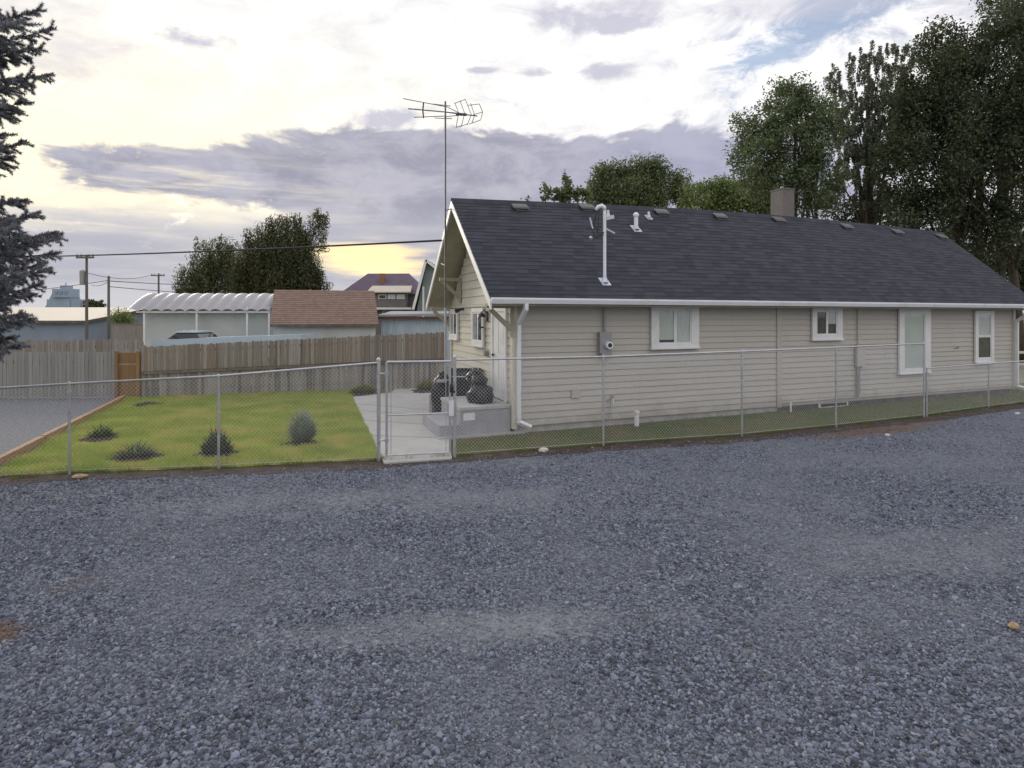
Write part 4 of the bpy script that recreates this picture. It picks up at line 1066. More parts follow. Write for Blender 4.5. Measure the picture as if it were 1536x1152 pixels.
MB().box(q[0] - .66, q[0] - .402, q[1] - .24, q[1] + .24, .86, .90).build('side_shelf', M['grey_metal'], gb)
for sx in (-.34, .34): MB().box(q[0] + sx - .04, q[0] + sx + .04, q[1] - .26, q[1] + .26, 0.03, .158).build('foot', M['black_paint'], gb)
# little kettle grill lid with handle
q = at(713, 566, 13.9)
kg = thing('kettle_grill', (q[0], q[1], ZP), 'small black kettle grill with a handled round lid on the porch', 'grill')
MB().lathe((q[0], q[1], 0), [(.02, ZP + .26), (.14, ZP + .29), (.20, ZP + .38), (.21, ZP + .445)], 18).build('bowl', M['black_paint'], kg, True)
MB().lathe((q[0], q[1], 0), [(.215, ZP + .446), (.20, ZP + .52), (.13, ZP + .59), (.02, ZP + .615)], 18).build('lid', M['black_paint'], kg, True)
MB().tube([(q[0] - .06, q[1], ZP + .61), (q[0] - .05, q[1], ZP + .67), (q[0] + .05, q[1], ZP + .67), (q[0] + .06, q[1], ZP + .61)], .012, 6).build('handle', M['galv'], kg)
for k in range(3):
    t = 2.1 * k + .4; MB().tube([(q[0] + .1 * math.cos(t), q[1] + .1 * math.sin(t), ZP + .30), (q[0] + .19 * math.cos(t), q[1] + .19 * math.sin(t), ZP)], .011, 6).build('leg', M['galv'], kg)
q = at(651, 597, 15.4); m = MB(); m.box(q[0] - .1, q[0] + .1, q[1] - .12, q[1] + .1, .03, .5)
tag(m.build('planter_block', M['foundation']), 'pale concrete block standing at the left of the black bags', 'block')

# ------------------------------------------------------------------ antenna
mb0 = np.array(h(a0 - .09, BR + .02, 0)); Ym = mb0[1]
am0 = at(668, 330, Ym); mx_, my_ = am0[0], Ym
ztop = HC + (HY - 152) / F * Ym
ant = thing('tv_antenna', (mx_, my_, 0), 'rooftop television antenna on a tall thin mast at the gable peak', 'antenna')
MB().tube([(mx_, my_, 0.02), (mx_, my_, 2.6)], .028, 8).build('lower_mast', M['galv'], ant)
MB().tube([(mx_, my_, 2.601), (mx_ + .0, my_, ztop)], .022, 8).build('mast', M['antenna'], ant)
m = MB(); m.tube([(mx_, my_, ZR - .25), h(a0 + .02, BR - .1, ZR - .2)], .012, 6); m.tube([(mx_, my_, 3.6), h(a0 + .02, BR + 1.3, 3.75)], .012, 6); m.build('mast_bracket', M['antenna'], ant)
def ap(px, py, dy=0.0): p = at(px, py, Ym + dy); return p
m = MB(); m.tube([ap(612, 163), ap(668, 168), ap(690, 171), ap(716, 174)], .014, 6); m.build('boom', M['antenna'], ant)
for (pa, pb) in (((605, 148), (668, 160)), ((613, 163), (690, 170)), ((621, 176), (668, 174))):
    MB().tube([ap(*pa, -.9), ap(*pb, .1)], .010, 5).build('dipole', M['antenna'], ant)
for (pa, pb) in (((668, 159), (690, 170)), ((668, 175), (690, 173)), ((648, 156), (676, 159)), ((652, 177), (678, 178))):
    MB().tube([ap(*pa, .3), ap(*pb, 0)], .010, 5).build('dipole', M['antenna'], ant)
MB().tube([ap(635, 154, -.5), ap(634, 166, -.5), ap(635, 177, -.5)], .020, 8).build('phasing_bar', M['black_paint'], ant)
MB().tube([ap(684, 171), ap(700, 172)], .035, 8).build('junction_box', M['antenna'], ant)
# corner reflector: upper and lower fins of bent rods
for (tx, ty, kx, ky, bx2, by2) in ((682, 154, 688, 169, 684, 192), (690, 151, 697, 170, 692, 190), (698, 149, 707, 172, 701, 187), (706, 155, 712, 173, 708, 184)):
    for dy in (-.28, .28):
        MB().tube([ap(tx, ty, dy * .4), ap(kx, ky, dy), ap(bx2, by2, dy * .4)], .008, 5).build('reflector_rod', M['antenna'], ant)
for (a1_, a2_) in (((682, 155), (698, 149)), ((684, 191), (702, 186)), ((702, 158), (719, 156)), ((704, 186), (721, 180)), ((719, 156), (724, 168)), ((724, 168), (721, 180)), ((710, 172), (724, 168))):
    MB().tube([ap(*a1_, -.15), ap(*a2_, .1)], .008, 5).build('reflector_frame', M['antenna'], ant)

# ------------------------------------------------------------------ power poles and wires
def pole(px, ytop, Y, arm, label, r=.105):
    t = at(px, ytop, Y); o = thing('power_pole', (t[0], t[1], 0), label, 'power pole')
    MB().tube([(t[0], t[1], -.2), (t[0], t[1], t[2])], [r, r * .7], 8).build('pole', M['pole_wood'], o)
    for (hw, dz) in arm:
        MB().beam((t[0] - hw, t[1] - .16, t[2] - dz), (t[0] + hw, t[1] - .16, t[2] - dz), .1, .12).build('crossarm', M['pole_wood'], o)
        for s_ in (-.9, -.45, .45, .9):
            MB().lathe((t[0] + hw * s_, t[1] - .16, t[2] - dz + .06), [(.03, 0), (.06, .06), (.04, .16)], 6).build('insulator', M['grey_metal'], o)
    return o, t
o1, t1 = pole(130, 382, 42, ((.58, .2),), 'wooden power pole with a crossarm in front of the blue building')
MB().lathe((t1[0] - .28, t1[1], t1[2] - 1.5), [(.16, -.5), (.18, .4), (.08, .5)], 10).build('transformer', M['grey_metal'], o1)
o2, t2 = pole(163, 414, 36, (), 'plain wooden pole beside the end of the carport', .09)
o3, t3 = pole(238, 410, 70, ((.75, .25),), 'distant power pole with a crossarm left of the willow', .13)
def wire(label, A, B, sag, r=.02, name='overhead_wire'):
    A, B = np.array(A, float), np.array(B, float); n = 24; pts = []
    for i in range(n + 1):
        t = i / n; p = A + (B - A) * t; p[2] -= sag * 4 * t * (1 - t); pts.append(p)
    tag(MB().tube(pts, r, 5).build(name, M['cable'], None, True), label, 'cable', 'overhead wires')
wire('thick black service cable running to the gable of the house', at(-260, 383, 42), h(a0 - .04, BR + 1.0, roof_z(a0, BR + 1.0) - .05), .28, .027)
wire('thin wire from the left edge to the plain pole', at(-80, 442, 60), (t2[0], t2[1], t2[2] - .25), .25, .018)
wire('upper thin wire running right from the plain pole', (t2[0], t2[1], t2[2] - .28), at(420, 424, 80), .3, .022)
wire('lower thin wire running right from the plain pole', (t2[0], t2[1], t2[2] - .6), at(420, 440, 80), .3, .02)
wire('wire between the crossarm pole and the plain pole', (t1[0] + .4, t1[1] - .16, t1[2] - 2.0), (t2[0], t2[1], t2[2] - .3), .15, .018)
wire('wire from the crossarm pole to the distant pole', (t1[0] - .3, t1[1] - .16, t1[2] - 1.1), (t3[0] - .6, t3[1], t3[2] - .1), .5, .022)

# ------------------------------------------------------------------ sheds and houses behind
def bb(px0, px1, y0, y1, Y, dY):                         # box from pixels on the face at depth Y
    A, B = at(px0, y1, Y), at(px1, y0, Y); return MB().box(A[0], B[0], Y, Y + dY, A[2], B[2])
def gz(py, Y): return HC - (py - HY) / F * Y
def gx_(px, Y): return (px - CX) / F * Y
# brown roofed shed
Y = 27.0; th_ = math.atan(284 / F); wx, wy = V3(math.cos(th_), math.sin(th_)), V3(-math.sin(th_), math.cos(th_)); S0 = V3(gx_(405, Y), Y)
kk = (568 - CX) / F; SW = (kk * S0[1] - S0[0]) / (wx[0] - kk * wx[1])
def sp3(a, b, z): p = S0 + a * wx + b * wy; return (p[0], p[1], z)
def sbox(m, a0_, a1_, b0_, b1_, z0_, z1_): return m.hexa([sp3(a0_, b0_, z0_), sp3(a1_, b0_, z0_), sp3(a1_, b1_, z0_), sp3(a0_, b1_, z0_), sp3(a0_, b0_, z1_), sp3(a1_, b0_, z1_), sp3(a1_, b1_, z1_), sp3(a0_, b1_, z1_)])
sh = thing('shed', sp3(SW / 2, 2.4, 0), 'small white shed with a brown shingle roof beside the carport', 'shed')
ze, zr = gz(487, Y), gz(435, Y + 2.6)
sbox(MB(), .12, SW - .12, .2, 4.6, 0, ze).build('wall', M['shed_white'], sh)
m = MB(); m.uv = []
nc = 18
for c in range(nc):
    t0, t1_ = c / nc, (c + 1) / nc
    for xx in (0, SW):
        for t_, d in ((t0, .0), (t0, .02), (t1_, .002)):
            m.v.append(sp3(xx, 2.4 * t_, ze + (zr - ze) * t_ + d)); m.uv.append((xx + c * .31, c * .14 + (.139 if t_ == t1_ else 0)))
    k = 6 * c; m.f += [(k, k + 3, k + 4, k + 1), (k + 1, k + 4, k + 5, k + 2)]
k = len(m.v); m.v += [sp3(0, 2.4, zr), sp3(SW, 2.4, zr), sp3(SW, 4.8, ze), sp3(0, 4.8, ze)]; m.uv += [(0, 0), (5, 0), (5, 3), (0, 3)]; m.f.append((k, k + 1, k + 2, k + 3))
rf = m.build('roof', M['roof_brown'], sh)
MB().beam(sp3(0, -.025, ze - .05), sp3(SW, -.025, ze - .05), .04, .10).build('fascia', M['dark_skirt'], rf)
for xx in (.12, SW - .16):
    MB().add([sp3(xx, .2, ze), sp3(xx, 4.6, ze), sp3(xx, 2.4, zr - .08), sp3(xx + .04, .2, ze), sp3(xx + .04, 4.6, ze), sp3(xx + .04, 2.4, zr - .08)], [(0, 2, 1), (3, 4, 5), (0, 3, 5, 2), (1, 2, 5, 4)]).build('gable', M['shed_white'], sh)
# carport with a curved corrugated roof
Y = 28.5; x0, x1 = gx_(200, Y), gx_(404, Y)
cp = thing('carport', ((x0 + x1) / 2, Y, 0), 'open carport with a scalloped white metal roof on thin posts', 'carport')
m = MB(); nu, nv = 140, 10; nrib = 12
for i in range(nu + 1):
    xx = x0 - .35 + (x1 - x0 + .35) * i / nu; rib = .11 * abs(math.sin(PI * i / nu * nrib))
    for j in range(nv + 1):
        t = j / nv; yy = Y + 1.7 * t; zz = gz(467, Y) + (gz(441, Y + 1.7) - gz(467, Y)) * (.45 * math.sin(PI / 2 * t) + .55 * t)
        m.v.append((xx, yy - .06 * rib * 4, zz + rib * (1 - .6 * t)))
for i in range(nu):
    for j in range(nv): a = i * (nv + 1) + j; m.f.append((a, a + nv + 1, a + nv + 2, a + 1))
m.build('roof', M['carport'], cp, True)
for px in (214, 293, 369, 402):
    MB().box(gx_(px, Y) - .04, gx_(px, Y) + .04, Y + .1, Y + .22, 0, gz(464, Y) + .1).build('post', M['trim'], cp)
MB().box(x0 + .3, x1, Y + .5, Y + .6, 0, gz(462, Y)).build('back_wall', M['shed_white'], cp)
MB().box(x0 + .1, x1, Y + .05, Y + .095, gz(469, Y), gz(467, Y)).build('eave_beam', M['trim'], cp)
# pale blue metal lean-to
Y = 30.0; x0, x1 = gx_(572, Y), gx_(690, Y)
ln = thing('lean_to', ((x0 + x1) / 2, Y, 0), 'low lean-to with pale blue ribbed metal wall right of the brown roofed shed', 'shed')
m = MB()
nr = 34
for i in range(nr * 4 + 1):
    xx = x0 + (x1 - x0) * i / (nr * 4); d = (0, .03, .03, 0)[i % 4]
    m.v += [(xx, Y + d, 0), (xx, Y + d, gz(477, Y))]
for i in range(nr * 4): m.f.append((2 * i, 2 * i + 2, 2 * i + 3, 2 * i + 1))
m.build('wall', M['metal_blue'], ln)
rf = MB().hexa([(x0 - .1, Y - .3, gz(475, Y)), (x1, Y - .3, gz(473, Y)), (x1, Y + 3, gz(470, Y)), (x0 - .1, Y + 3, gz(470, Y)), (x0 - .1, Y - .3, gz(472, Y)), (x1, Y - .3, gz(469.5, Y)), (x1, Y + 3, gz(466, Y)), (x0 - .1, Y + 3, gz(466, Y))]).build('roof', M['carport'], ln)
MB().box(x0 - .1, x1, Y - .28, Y - .2, gz(478.5, Y), gz(475.2, Y)).build('fascia', M['red_fascia'], ln)
# mauve roofed house
Y = 48.0; x0, x1 = gx_(508, Y), gx_(634, Y); ze, zr = gz(441, Y), gz(410, Y + 3)
mh = thing('far_house', ((x0 + x1) / 2, Y, 0), 'distant house with a mauve hipped roof and a brick chimney', 'house')
MB().box(x0 + .6, x1 - .5, Y + .3, Y + 7, 0, ze).build('wall', M['wall_grey'], mh)
r0, r1 = gx_(551, Y + 3), gx_(613, Y + 3)
MB().add([(x0, Y, ze), (x1, Y, ze), (x1, Y + 7.4, ze), (x0, Y + 7.4, ze), (r0, Y + 3.2, zr), (r1, Y + 3.2, zr)], [(0, 1, 5, 4), (1, 2, 5), (2, 3, 4, 5), (3, 0, 4), (3, 2, 1, 0)]).build('roof', M['roof_purple'], mh)
MB().box(gx_(563, Y), gx_(570, Y), Y + 1.6, Y + 2.2, ze, gz(408, Y)).build('chimney', M['brick'], mh)
m = MB().hexa([(gx_(556, Y), Y - 1.3, gz(440, Y)), (gx_(620, Y), Y - 1.3, gz(440, Y)), (gx_(616, Y), Y + .6, gz(430, Y)), (gx_(556, Y), Y + .6, gz(430, Y)), (gx_(556, Y), Y - 1.3, gz(438.5, Y)), (gx_(620, Y), Y - 1.3, gz(438.5, Y)), (gx_(616, Y), Y + .6, gz(428, Y)), (gx_(556, Y), Y + .6, gz(428, Y))]); m.build('dormer_roof', M['roof_beige'], mh)
MB().box(gx_(558, Y), gx_(612, Y), Y - .8, Y + .4, gz(463, Y), gz(440, Y)).build('dormer_wall', M['wall_grey'], mh)
for a_, b_ in ((571, 583), (585, 596), (598, 610)):
    w_ = MB().box(gx_(a_, Y), gx_(b_, Y), Y - .86, Y - .8, gz(449, Y), gz(442, Y)).build('window', M['trim'], mh)
    MB().box(gx_(a_ + 1.5, Y), gx_(b_ - 1.5, Y), Y - .88, Y - .861, gz(448, Y), gz(443.5, Y)).build('pane', M['curtain'] if a_ > 580 else M['room_dark'], w_)
MB().box(gx_(568, Y), gx_(620, Y), Y - 1.1, Y - .9, gz(464.5, Y), gz(461.5, Y)).build('porch_beam', M['trim'], mh)
for a_, b_ in ((574, 588), (590, 605)):
    w_ = MB().box(gx_(a_, Y), gx_(b_, Y), Y - .1, Y + .3, gz(474, Y), gz(466, Y)).build('window', M['trim'], mh)
    MB().box(gx_(a_ + 1.5, Y), gx_(b_ - 1.5, Y), Y - .13, Y - .101, gz(473, Y), gz(467.5, Y)).build('pane', M['car_glass'], w_)
# grey green gabled house
Y = 40.0; x0, x1 = gx_(622, Y), gx_(668, Y) + 4; zr = gz(392, Y)
gh = thing('far_house', (x0, Y, 0), 'tall grey green gabled house with white trim, half hidden by the beige house', 'house')
xr = gx_(640, Y); e0 = gz(462, Y)
MB().add([(x0 + .15, Y, 0), (xr + 3.5, Y, 0), (xr + 3.5, Y, e0), (xr, Y, zr - .1), (x0 + .15, Y, e0)] + [(x0 + .15, Y + 8, 0), (xr + 3.5, Y + 8, 0), (xr + 3.5, Y + 8, e0), (xr, Y + 8, zr - .1), (x0 + .15, Y + 8, e0)], [(0, 1, 2, 3, 4), (9, 8, 7, 6, 5), (0, 4, 9, 5), (1, 6, 7, 2)]).build('wall', M['green_wall'], gh)
m = MB(); m.hexa([(x0 - .1, Y - .3, e0 - .2), (x0 - .1, Y + 8.3, e0 - .2), (xr, Y + 8.3, zr), (xr, Y - .3, zr), (x0 - .1, Y - .3, e0 - .05), (x0 - .1, Y + 8.3, e0 - .05), (xr, Y + 8.3, zr + .15), (xr, Y - .3, zr + .15)])
m.hexa([(xr + .002, Y - .3, zr), (xr + .002, Y + 8.3, zr), (xr + 3.8, Y + 8.3, e0 - .2), (xr + 3.8, Y - .3, e0 - .2), (xr + .002, Y - .3, zr + .15), (xr + .002, Y + 8.3, zr + .15), (xr + 3.8, Y + 8.3, e0 - .05), (xr + 3.8, Y - .3, e0 - .05)]); m.build('roof', M['green_wall'], gh)
m = MB(); m.beam((x0 - .05, Y - .34, e0 - .1), (xr, Y - .34, zr + .05), .06, .16); m.beam((xr, Y - .34, zr + .05), (xr + 3.8, Y - .34, e0 - .1), .06, .16); m.build('bargeboard', M['trim'], gh)
MB().box(x0 + .5, x0 + .62, Y - .1, Y - .02, 0, gz(430, Y)).build('corner_trim', M['trim'], gh)
# blue building
Y = 46.0; x0, x1 = gx_(-120, Y), gx_(166, Y)
bl_ = thing('workshop', ((x0 + x1) / 2, Y, 0), 'blue grey workshop with a low beige roof behind the pale fence', 'building')
zw, zp = gz(482, Y), gz(461, Y + 5)
xg = gx_(130, Y)
MB().add([(x0, Y, 0), (xg, Y, 0), (x1, Y + 5, 0), (x1, Y + 10, 0), (x0, Y + 10, 0), (x0, Y, zw), (xg, Y, zw), (x1, Y + 5, zp - .15), (x1, Y + 10, zw), (x0, Y + 10, zw)], [(0, 1, 6, 5), (1, 2, 7, 6), (2, 3, 8, 7), (3, 4, 9, 8), (4, 0, 5, 9)]).build('wall', M['shed_blue'], bl_)
MB().hexa([(x0 - .2, Y - .3, zw - .1), (xg + .1, Y - .3, zw - .1), (x1 + .3, Y + 5, zp - .12), (x0 - .2, Y + 5, zp - .12), (x0 - .2, Y - .3, zw + .06), (xg + .1, Y - .3, zw + .06), (x1 + .3, Y + 5, zp), (x0 - .2, Y + 5, zp)]).build('roof', M['roof_beige'], bl_)
m = MB(); m.beam((x0 - .2, Y - .34, zw - .05), (xg + .1, Y - .34, zw - .05), .06, .2); m.beam((xg + .12, Y - .34, zw - .05), (x1 + .3, Y + 4.96, zp - .1), .06, .2); m.build('fascia', M['dark_skirt'], bl_)
# low grey shed between pole and carport, with a shrub
Y = 34.0
sb = thing('low_shed', (gx_(190, Y), Y, 0), 'low tan wall panel between the plain pole and the carport', 'shed')
bb(168, 214, 487, 515, Y, .12).build('wall', M['far_fence'], sb); bb(167, 215, 485.5, 487, Y - .03, .2).build('coping', M['wall_grey'], sb)
# grain elevator
Y = 420.0
ge = thing('grain_elevator', (gx_(90, Y), Y, 0), 'distant blue grey grain elevator rising behind the blue workshop', 'grain elevator')
bb(70, 118, 449, 476, Y, 12).build('storage_block', M['haze_blue'], ge)
A = lambda px, py: at(px, py, Y - .5)
p = [A(62, 461), A(70, 461), A(82, 437), A(76, 437)]
m = MB(); pts = [A(60, 476), A(105, 476), A(105, 445), A(78, 440)]; m.add([tuple(q) for q in pts] + [(q[0], q[1] + 10, q[2]) for q in pts], [(0, 1, 2, 3), (7, 6, 5, 4), (0, 3, 7, 4), (3, 2, 6, 7), (1, 5, 6, 2)]); m.build('leg_house', M['haze_blue'], ge)
bb(78, 104, 433, 446, Y - 2, 10).build('head_house', M['haze_blue'], ge); bb(90, 100, 428, 433, Y - 2, 6).build('top_cabin', M['haze_blue'], ge)
for k in range(3): bb(82 + 7 * k, 86 + 7 * k, 436.5, 441, Y - 2.4, .3).build('window', M['shed_blue'], ge)
MB().tube([A(98, 433), A(99, 424)], .35, 6).build('mast', M['haze_blue'], ge)
# far low ridge of hills
m = MB(); xs = np.linspace(-1400, 1400, 90)
for i, xx in enumerate(xs): hgt = 3 + 5 * abs(math.sin(i * .37)) + 4 * math.sin(i * .9 + 1) ** 2; m.v += [(xx, 1300, -2), (xx, 1300, hgt), (xx, 1500, hgt * .8), (xx, 1500, -2)]
for i in range(89):
    for j in range(3): m.f.append((4 * i + j, 4 * i + 4 + j, 4 * i + 5 + j, 4 * i + 1 + j))
o = m.build('hills', M['haze_blue']); o['kind'] = 'structure'  # hills share the blue that has distance haze put into it
# pickup behind the brown fence
Y = 25.0; xa, xb = gx_(226, Y), gx_(452, Y)
pk = thing('pickup_truck', ((xa + xb) / 2, Y + 1, 0), 'pale blue pickup parked behind the brown fence, only its upper body showing', 'pickup truck')
prof = [(xa, .55), (xa + .03, gz(513, Y)), (xa + .2, gz(511, Y)), (gx_(258, Y), gz(509, Y)), (gx_(300, Y), gz(507, Y)), (xb, gz(502, Y)), (xb, .55)]
m = MB(); n = len(prof); m.v = [(a_, Y, z) for a_, z in prof] + [(a_, Y + 1.9, z) for a_, z in prof]
m.f = [tuple(range(n)), tuple(range(2 * n - 1, n - 1, -1))] + [(i, i + n, (i + 1) % n + n, (i + 1) % n) for i in range(n)]; m.build('body', M['truck'], pk)
m = MB(); c0, c1 = gx_(254, Y + .3), gx_(304, Y + .3); zc0, zc1 = gz(509, Y), gz(499.5, Y)
m.hexa([(c0, Y + .12, zc0), (c1, Y + .12, zc0), (c1, Y + 1.78, zc0), (c0, Y + 1.78, zc0), (c0 + .3, Y + .3, zc1), (c1 - .25, Y + .3, zc1), (c1 - .25, Y + 1.6, zc1), (c0 + .3, Y + 1.6, zc1)]); m.build('cab_glass', M['car_glass'], pk)
MB().box(c0 + .26, c1 - .2, Y + .26, Y + 1.64, zc1 + .001, zc1 + .06).build('cab_roof', M['truck'], pk)
for wx in (xa + .95, xb - 1.2):
    w_ = MB().tube([(wx, Y - .04, .38), (wx, Y + .22, .38)], .38, 16).build('wheel', M['black_plastic'], pk); MB().tube([(wx, Y - .06, .38), (wx, Y - .041, .38)], .2, 12).build('rim', M['galv'], w_)
for dz in (0,): MB().box(xa - .06, xa - .002, Y + .1, Y + 1.8, .5, .72).build('bumper', M['galv'], pk)

# ------------------------------------------------------------------ trees
def tree(name, label, lobes, nclump, nleaf, leaf, mat, trunk_px, trunk_r, Y, cl=.6, asp=.5, droop=0.0, limbs=14, group=None, shell=.45, cat='tree', trunks=None):
    """lobes: (px, py, rx, ry[, dY]) in photo pixels at depth Y"""
    tb = V3(gx_(trunk_px, Y), Y, 0); root = thing(name, tb, label, cat, group)
    cs, rs = [], []
    for lb in lobes:
        yy = Y + (lb[4] if len(lb) > 4 else 0); c = at(lb[0], lb[1], yy); rx, rz = lb[2] * yy / F, lb[3] * yy / F
        cs.append(c); rs.append(V3(rx, max(rx, rz) * .8, rz))
    wgt = np.array([r[0] * r[2] for r in rs]); wgt /= wgt.sum()
    idx = NR.choice(len(cs), nclump, p=wgt)
    d = NR.normal(0, 1, (nclump, 3)); d /= np.linalg.norm(d, axis=1)[:, None]
    rr = shell + (1 - shell) * NR.uniform(0, 1, nclump) ** .7
    cc = np.array(cs)[idx] + d * rr[:, None] * np.array(rs)[idx] * .93
    ci = NR.integers(0, nclump, nleaf); size = NR.uniform(.5, 1.25, nclump)
    off = NR.normal(0, 1, (nleaf, 3)); off /= np.maximum(1, np.linalg.norm(off, axis=1) / 1.9)[:, None]; off = off * (cl * size[ci])[:, None] * .5
    if droop: off[:, 2] = -np.abs(NR.normal(0, 1, nleaf).clip(-1.8, 1.8)) * droop; off[:, :2] *= .45
    p = cc[ci] + off; p[:, 2] = np.maximum(p[:, 2], .15)
    raw_mesh('crown', leaf_quads(p, leaf, asp, droop * .8), 4, mat, root)
    m = MB()
    tl = trunks or [(trunk_px, trunk_r)]
    topc = np.average(np.array(cs), 0, wgt)
    for (tp, tr_) in tl:
        b = V3(gx_(tp, Y), Y + R.uniform(-.2, .2), -.1); t_ = topc + V3((b[0] - topc[0]) * .5, 0, topc[2] * .15)
        pts = [b + (t_ - b) * s + V3(.12 * math.sin(5 * s + tp), 0, 0) for s in np.linspace(0, 1, 7)]
        m.tube(pts, [tr_ * (1 - .75 * s) for s in np.linspace(0, 1, 7)], 8)
        for k in range(limbs // len(tl)):
            j = R.randrange(nclump); s = R.uniform(.3, .95); a_ = b + (t_ - b) * s; e = cc[j]
            mid = a_ * .5 + e * .5 + V3(R.uniform(-.2, .2), R.uniform(-.2, .2), R.uniform(0, .4))
            r0_ = tr_ * (1 - .75 * s) * .5; m.tube([a_, mid, e], [r0_, r0_ * .6, r0_ * .15], 5)
    m.build('trunk', M['bark'], root, True)
    return root
# trees behind the house, right
tree('cottonwood', 'loose pale leafed tree standing just right of the roof chimney', [(1190, 215, 62, 78), (1140, 240, 45, 70), (1230, 190, 40, 55), (1225, 280, 55, 45), (1120, 195, 22, 30), (1180, 150, 40, 30)], 300, 34000, .082, M['leaf_cotton'], 1200, .28, 34, .7, .5, limbs=30, trunks=[(1196, .22), (1222, .18), (1236, .15)])
tree('poplar', 'tall poplar with upright plume tips between the pale tree and the dark tree',
     [(1250, 118, 11, 26), (1260, 150, 17, 30), (1284, 94, 10, 30), (1292, 135, 15, 34), (1311, 88, 10, 32), (1316, 130, 14, 36), (1335, 84, 10, 28), (1338, 125, 14, 36), (1358, 88, 10, 30), (1356, 128, 14, 34), (1272, 175, 16, 30), (1302, 165, 16, 34), (1328, 165, 16, 34), (1352, 168, 16, 34), (1290, 205, 36, 36), (1335, 200, 38, 42), (1280, 250, 36, 42), (1315, 290, 38, 38)], 760, 60000, .075, M['leaf_poplar'], 1300, .3, 38, .34, .42, droop=.3, limbs=24)
tree('shade_tree', 'huge dark shade tree towering over the far end of the roof',
     [(1440, 150, 90, 100), (1400, 230, 75, 110), (1500, 110, 70, 95), (1380, 140, 45, 50), (1420, 75, 50, 45), (1500, 260, 80, 110), (1400, 330, 70, 45), (1580, 180, 80, 140), (1540, 20, 60, 40), (1480, 360, 70, 50), (1350, 250, 35, 60)], 900, 125000, .078, M['leaf_dark'], 1470, .5, 31, .75, .5, limbs=40, trunks=[(1462, .3), (1506, .26), (1528, .24), (1420, .2)])
tree('shade_tree', 'dark tree at the right edge rising above all the others', [(1500, 20, 30, 40), (1530, 10, 40, 50), (1580, 40, 60, 80), (1560, 200, 60, 130), (1600, 330, 60, 90)], 300, 30000, .085, M['leaf_dark'], 1600, .4, 36, .8, .5, limbs=16)
tree('round_tree', 'rounded green tree showing above the middle of the roof', [(955, 292, 62, 34), (915, 270, 26, 26), (938, 258, 18, 18), (975, 262, 26, 24), (1008, 278, 26, 26), (1026, 296, 14, 20), (898, 296, 18, 24), (968, 250, 14, 12), (930, 290, 40, 30)], 330, 28000, .11, M['leaf_mid'], 960, .3, 52, .9, .5)
tree('thin_tree', 'thin leafy sprigs showing over the roof left of the rounded tree', [(821, 285, 9, 22), (850, 285, 7, 26), (866, 292, 10, 12), (838, 292, 8, 10), (786, 298, 4, 4), (880, 292, 8, 10)], 60, 1500, .14, M['leaf_mid'], 845, .08, 46, .35, .55, limbs=8)
tree('bush', 'light green bush above the roof beside the chimney', [(1060, 300, 40, 28), (1105, 300, 40, 30), (1150, 300, 30, 32), (1130, 280, 30, 20), (1080, 285, 20, 16)], 260, 12000, .12, M['leaf_light'], 1100, .15, 45, .75, .5, cat='bush')
tree('bush', 'dark bush under the shade trees at the far end of the roof', [(1440, 400, 60, 50), (1510, 420, 50, 60), (1570, 400, 40, 70), (1330, 330, 60, 30), (1270, 320, 40, 20)], 260, 15000, .12, M['leaf_dark'], 1480, .15, 40, .9, .5, cat='bush')
# willows at the left
tree('willow', 'smaller drooping willow at the left of the pair above the carport', [(305, 400, 34, 36), (284, 420, 22, 30), (326, 375, 24, 30), (342, 372, 20, 26), (306, 368, 16, 16), (345, 400, 26, 36), (272, 432, 12, 18)], 300, 19000, .125, M['leaf_willow'], 312, .35, 50, .9, .26, droop=1.5, shell=.35)
tree('willow', 'large dense willow behind the brown roofed shed', [(415, 380, 46, 44), (440, 352, 36, 38), (380, 392, 30, 44), (455, 388, 28, 44), (420, 412, 56, 30), (395, 338, 20, 18), (376, 352, 14, 18), (428, 326, 16, 12), (456, 322, 18, 11), (474, 318, 12, 9), (410, 328, 14, 12), (484, 320, 8, 7), (464, 350, 14, 18), (470, 395, 9, 14), (484, 424, 12, 10), (478, 410, 8, 8), (365, 410, 18, 30)], 760, 56000, .12, M['willow_dark'], 415, .5, 47, 1.0, .26, droop=1.5, shell=.35)
tree('bush', 'yellow green bush between the plain pole and the carport', [(182, 476, 12, 14), (190, 486, 14, 12)], 60, 2600, .07, M['leaf_light'], 184, .06, 35, .4, .3, cat='bush')
tree('bush', 'low distant bush behind the blue workshop', [(140, 460, 14, 5)], 40, 1200, .5, M['leaf_dark'], 140, .3, 160, 1.4, .5, cat='bush')
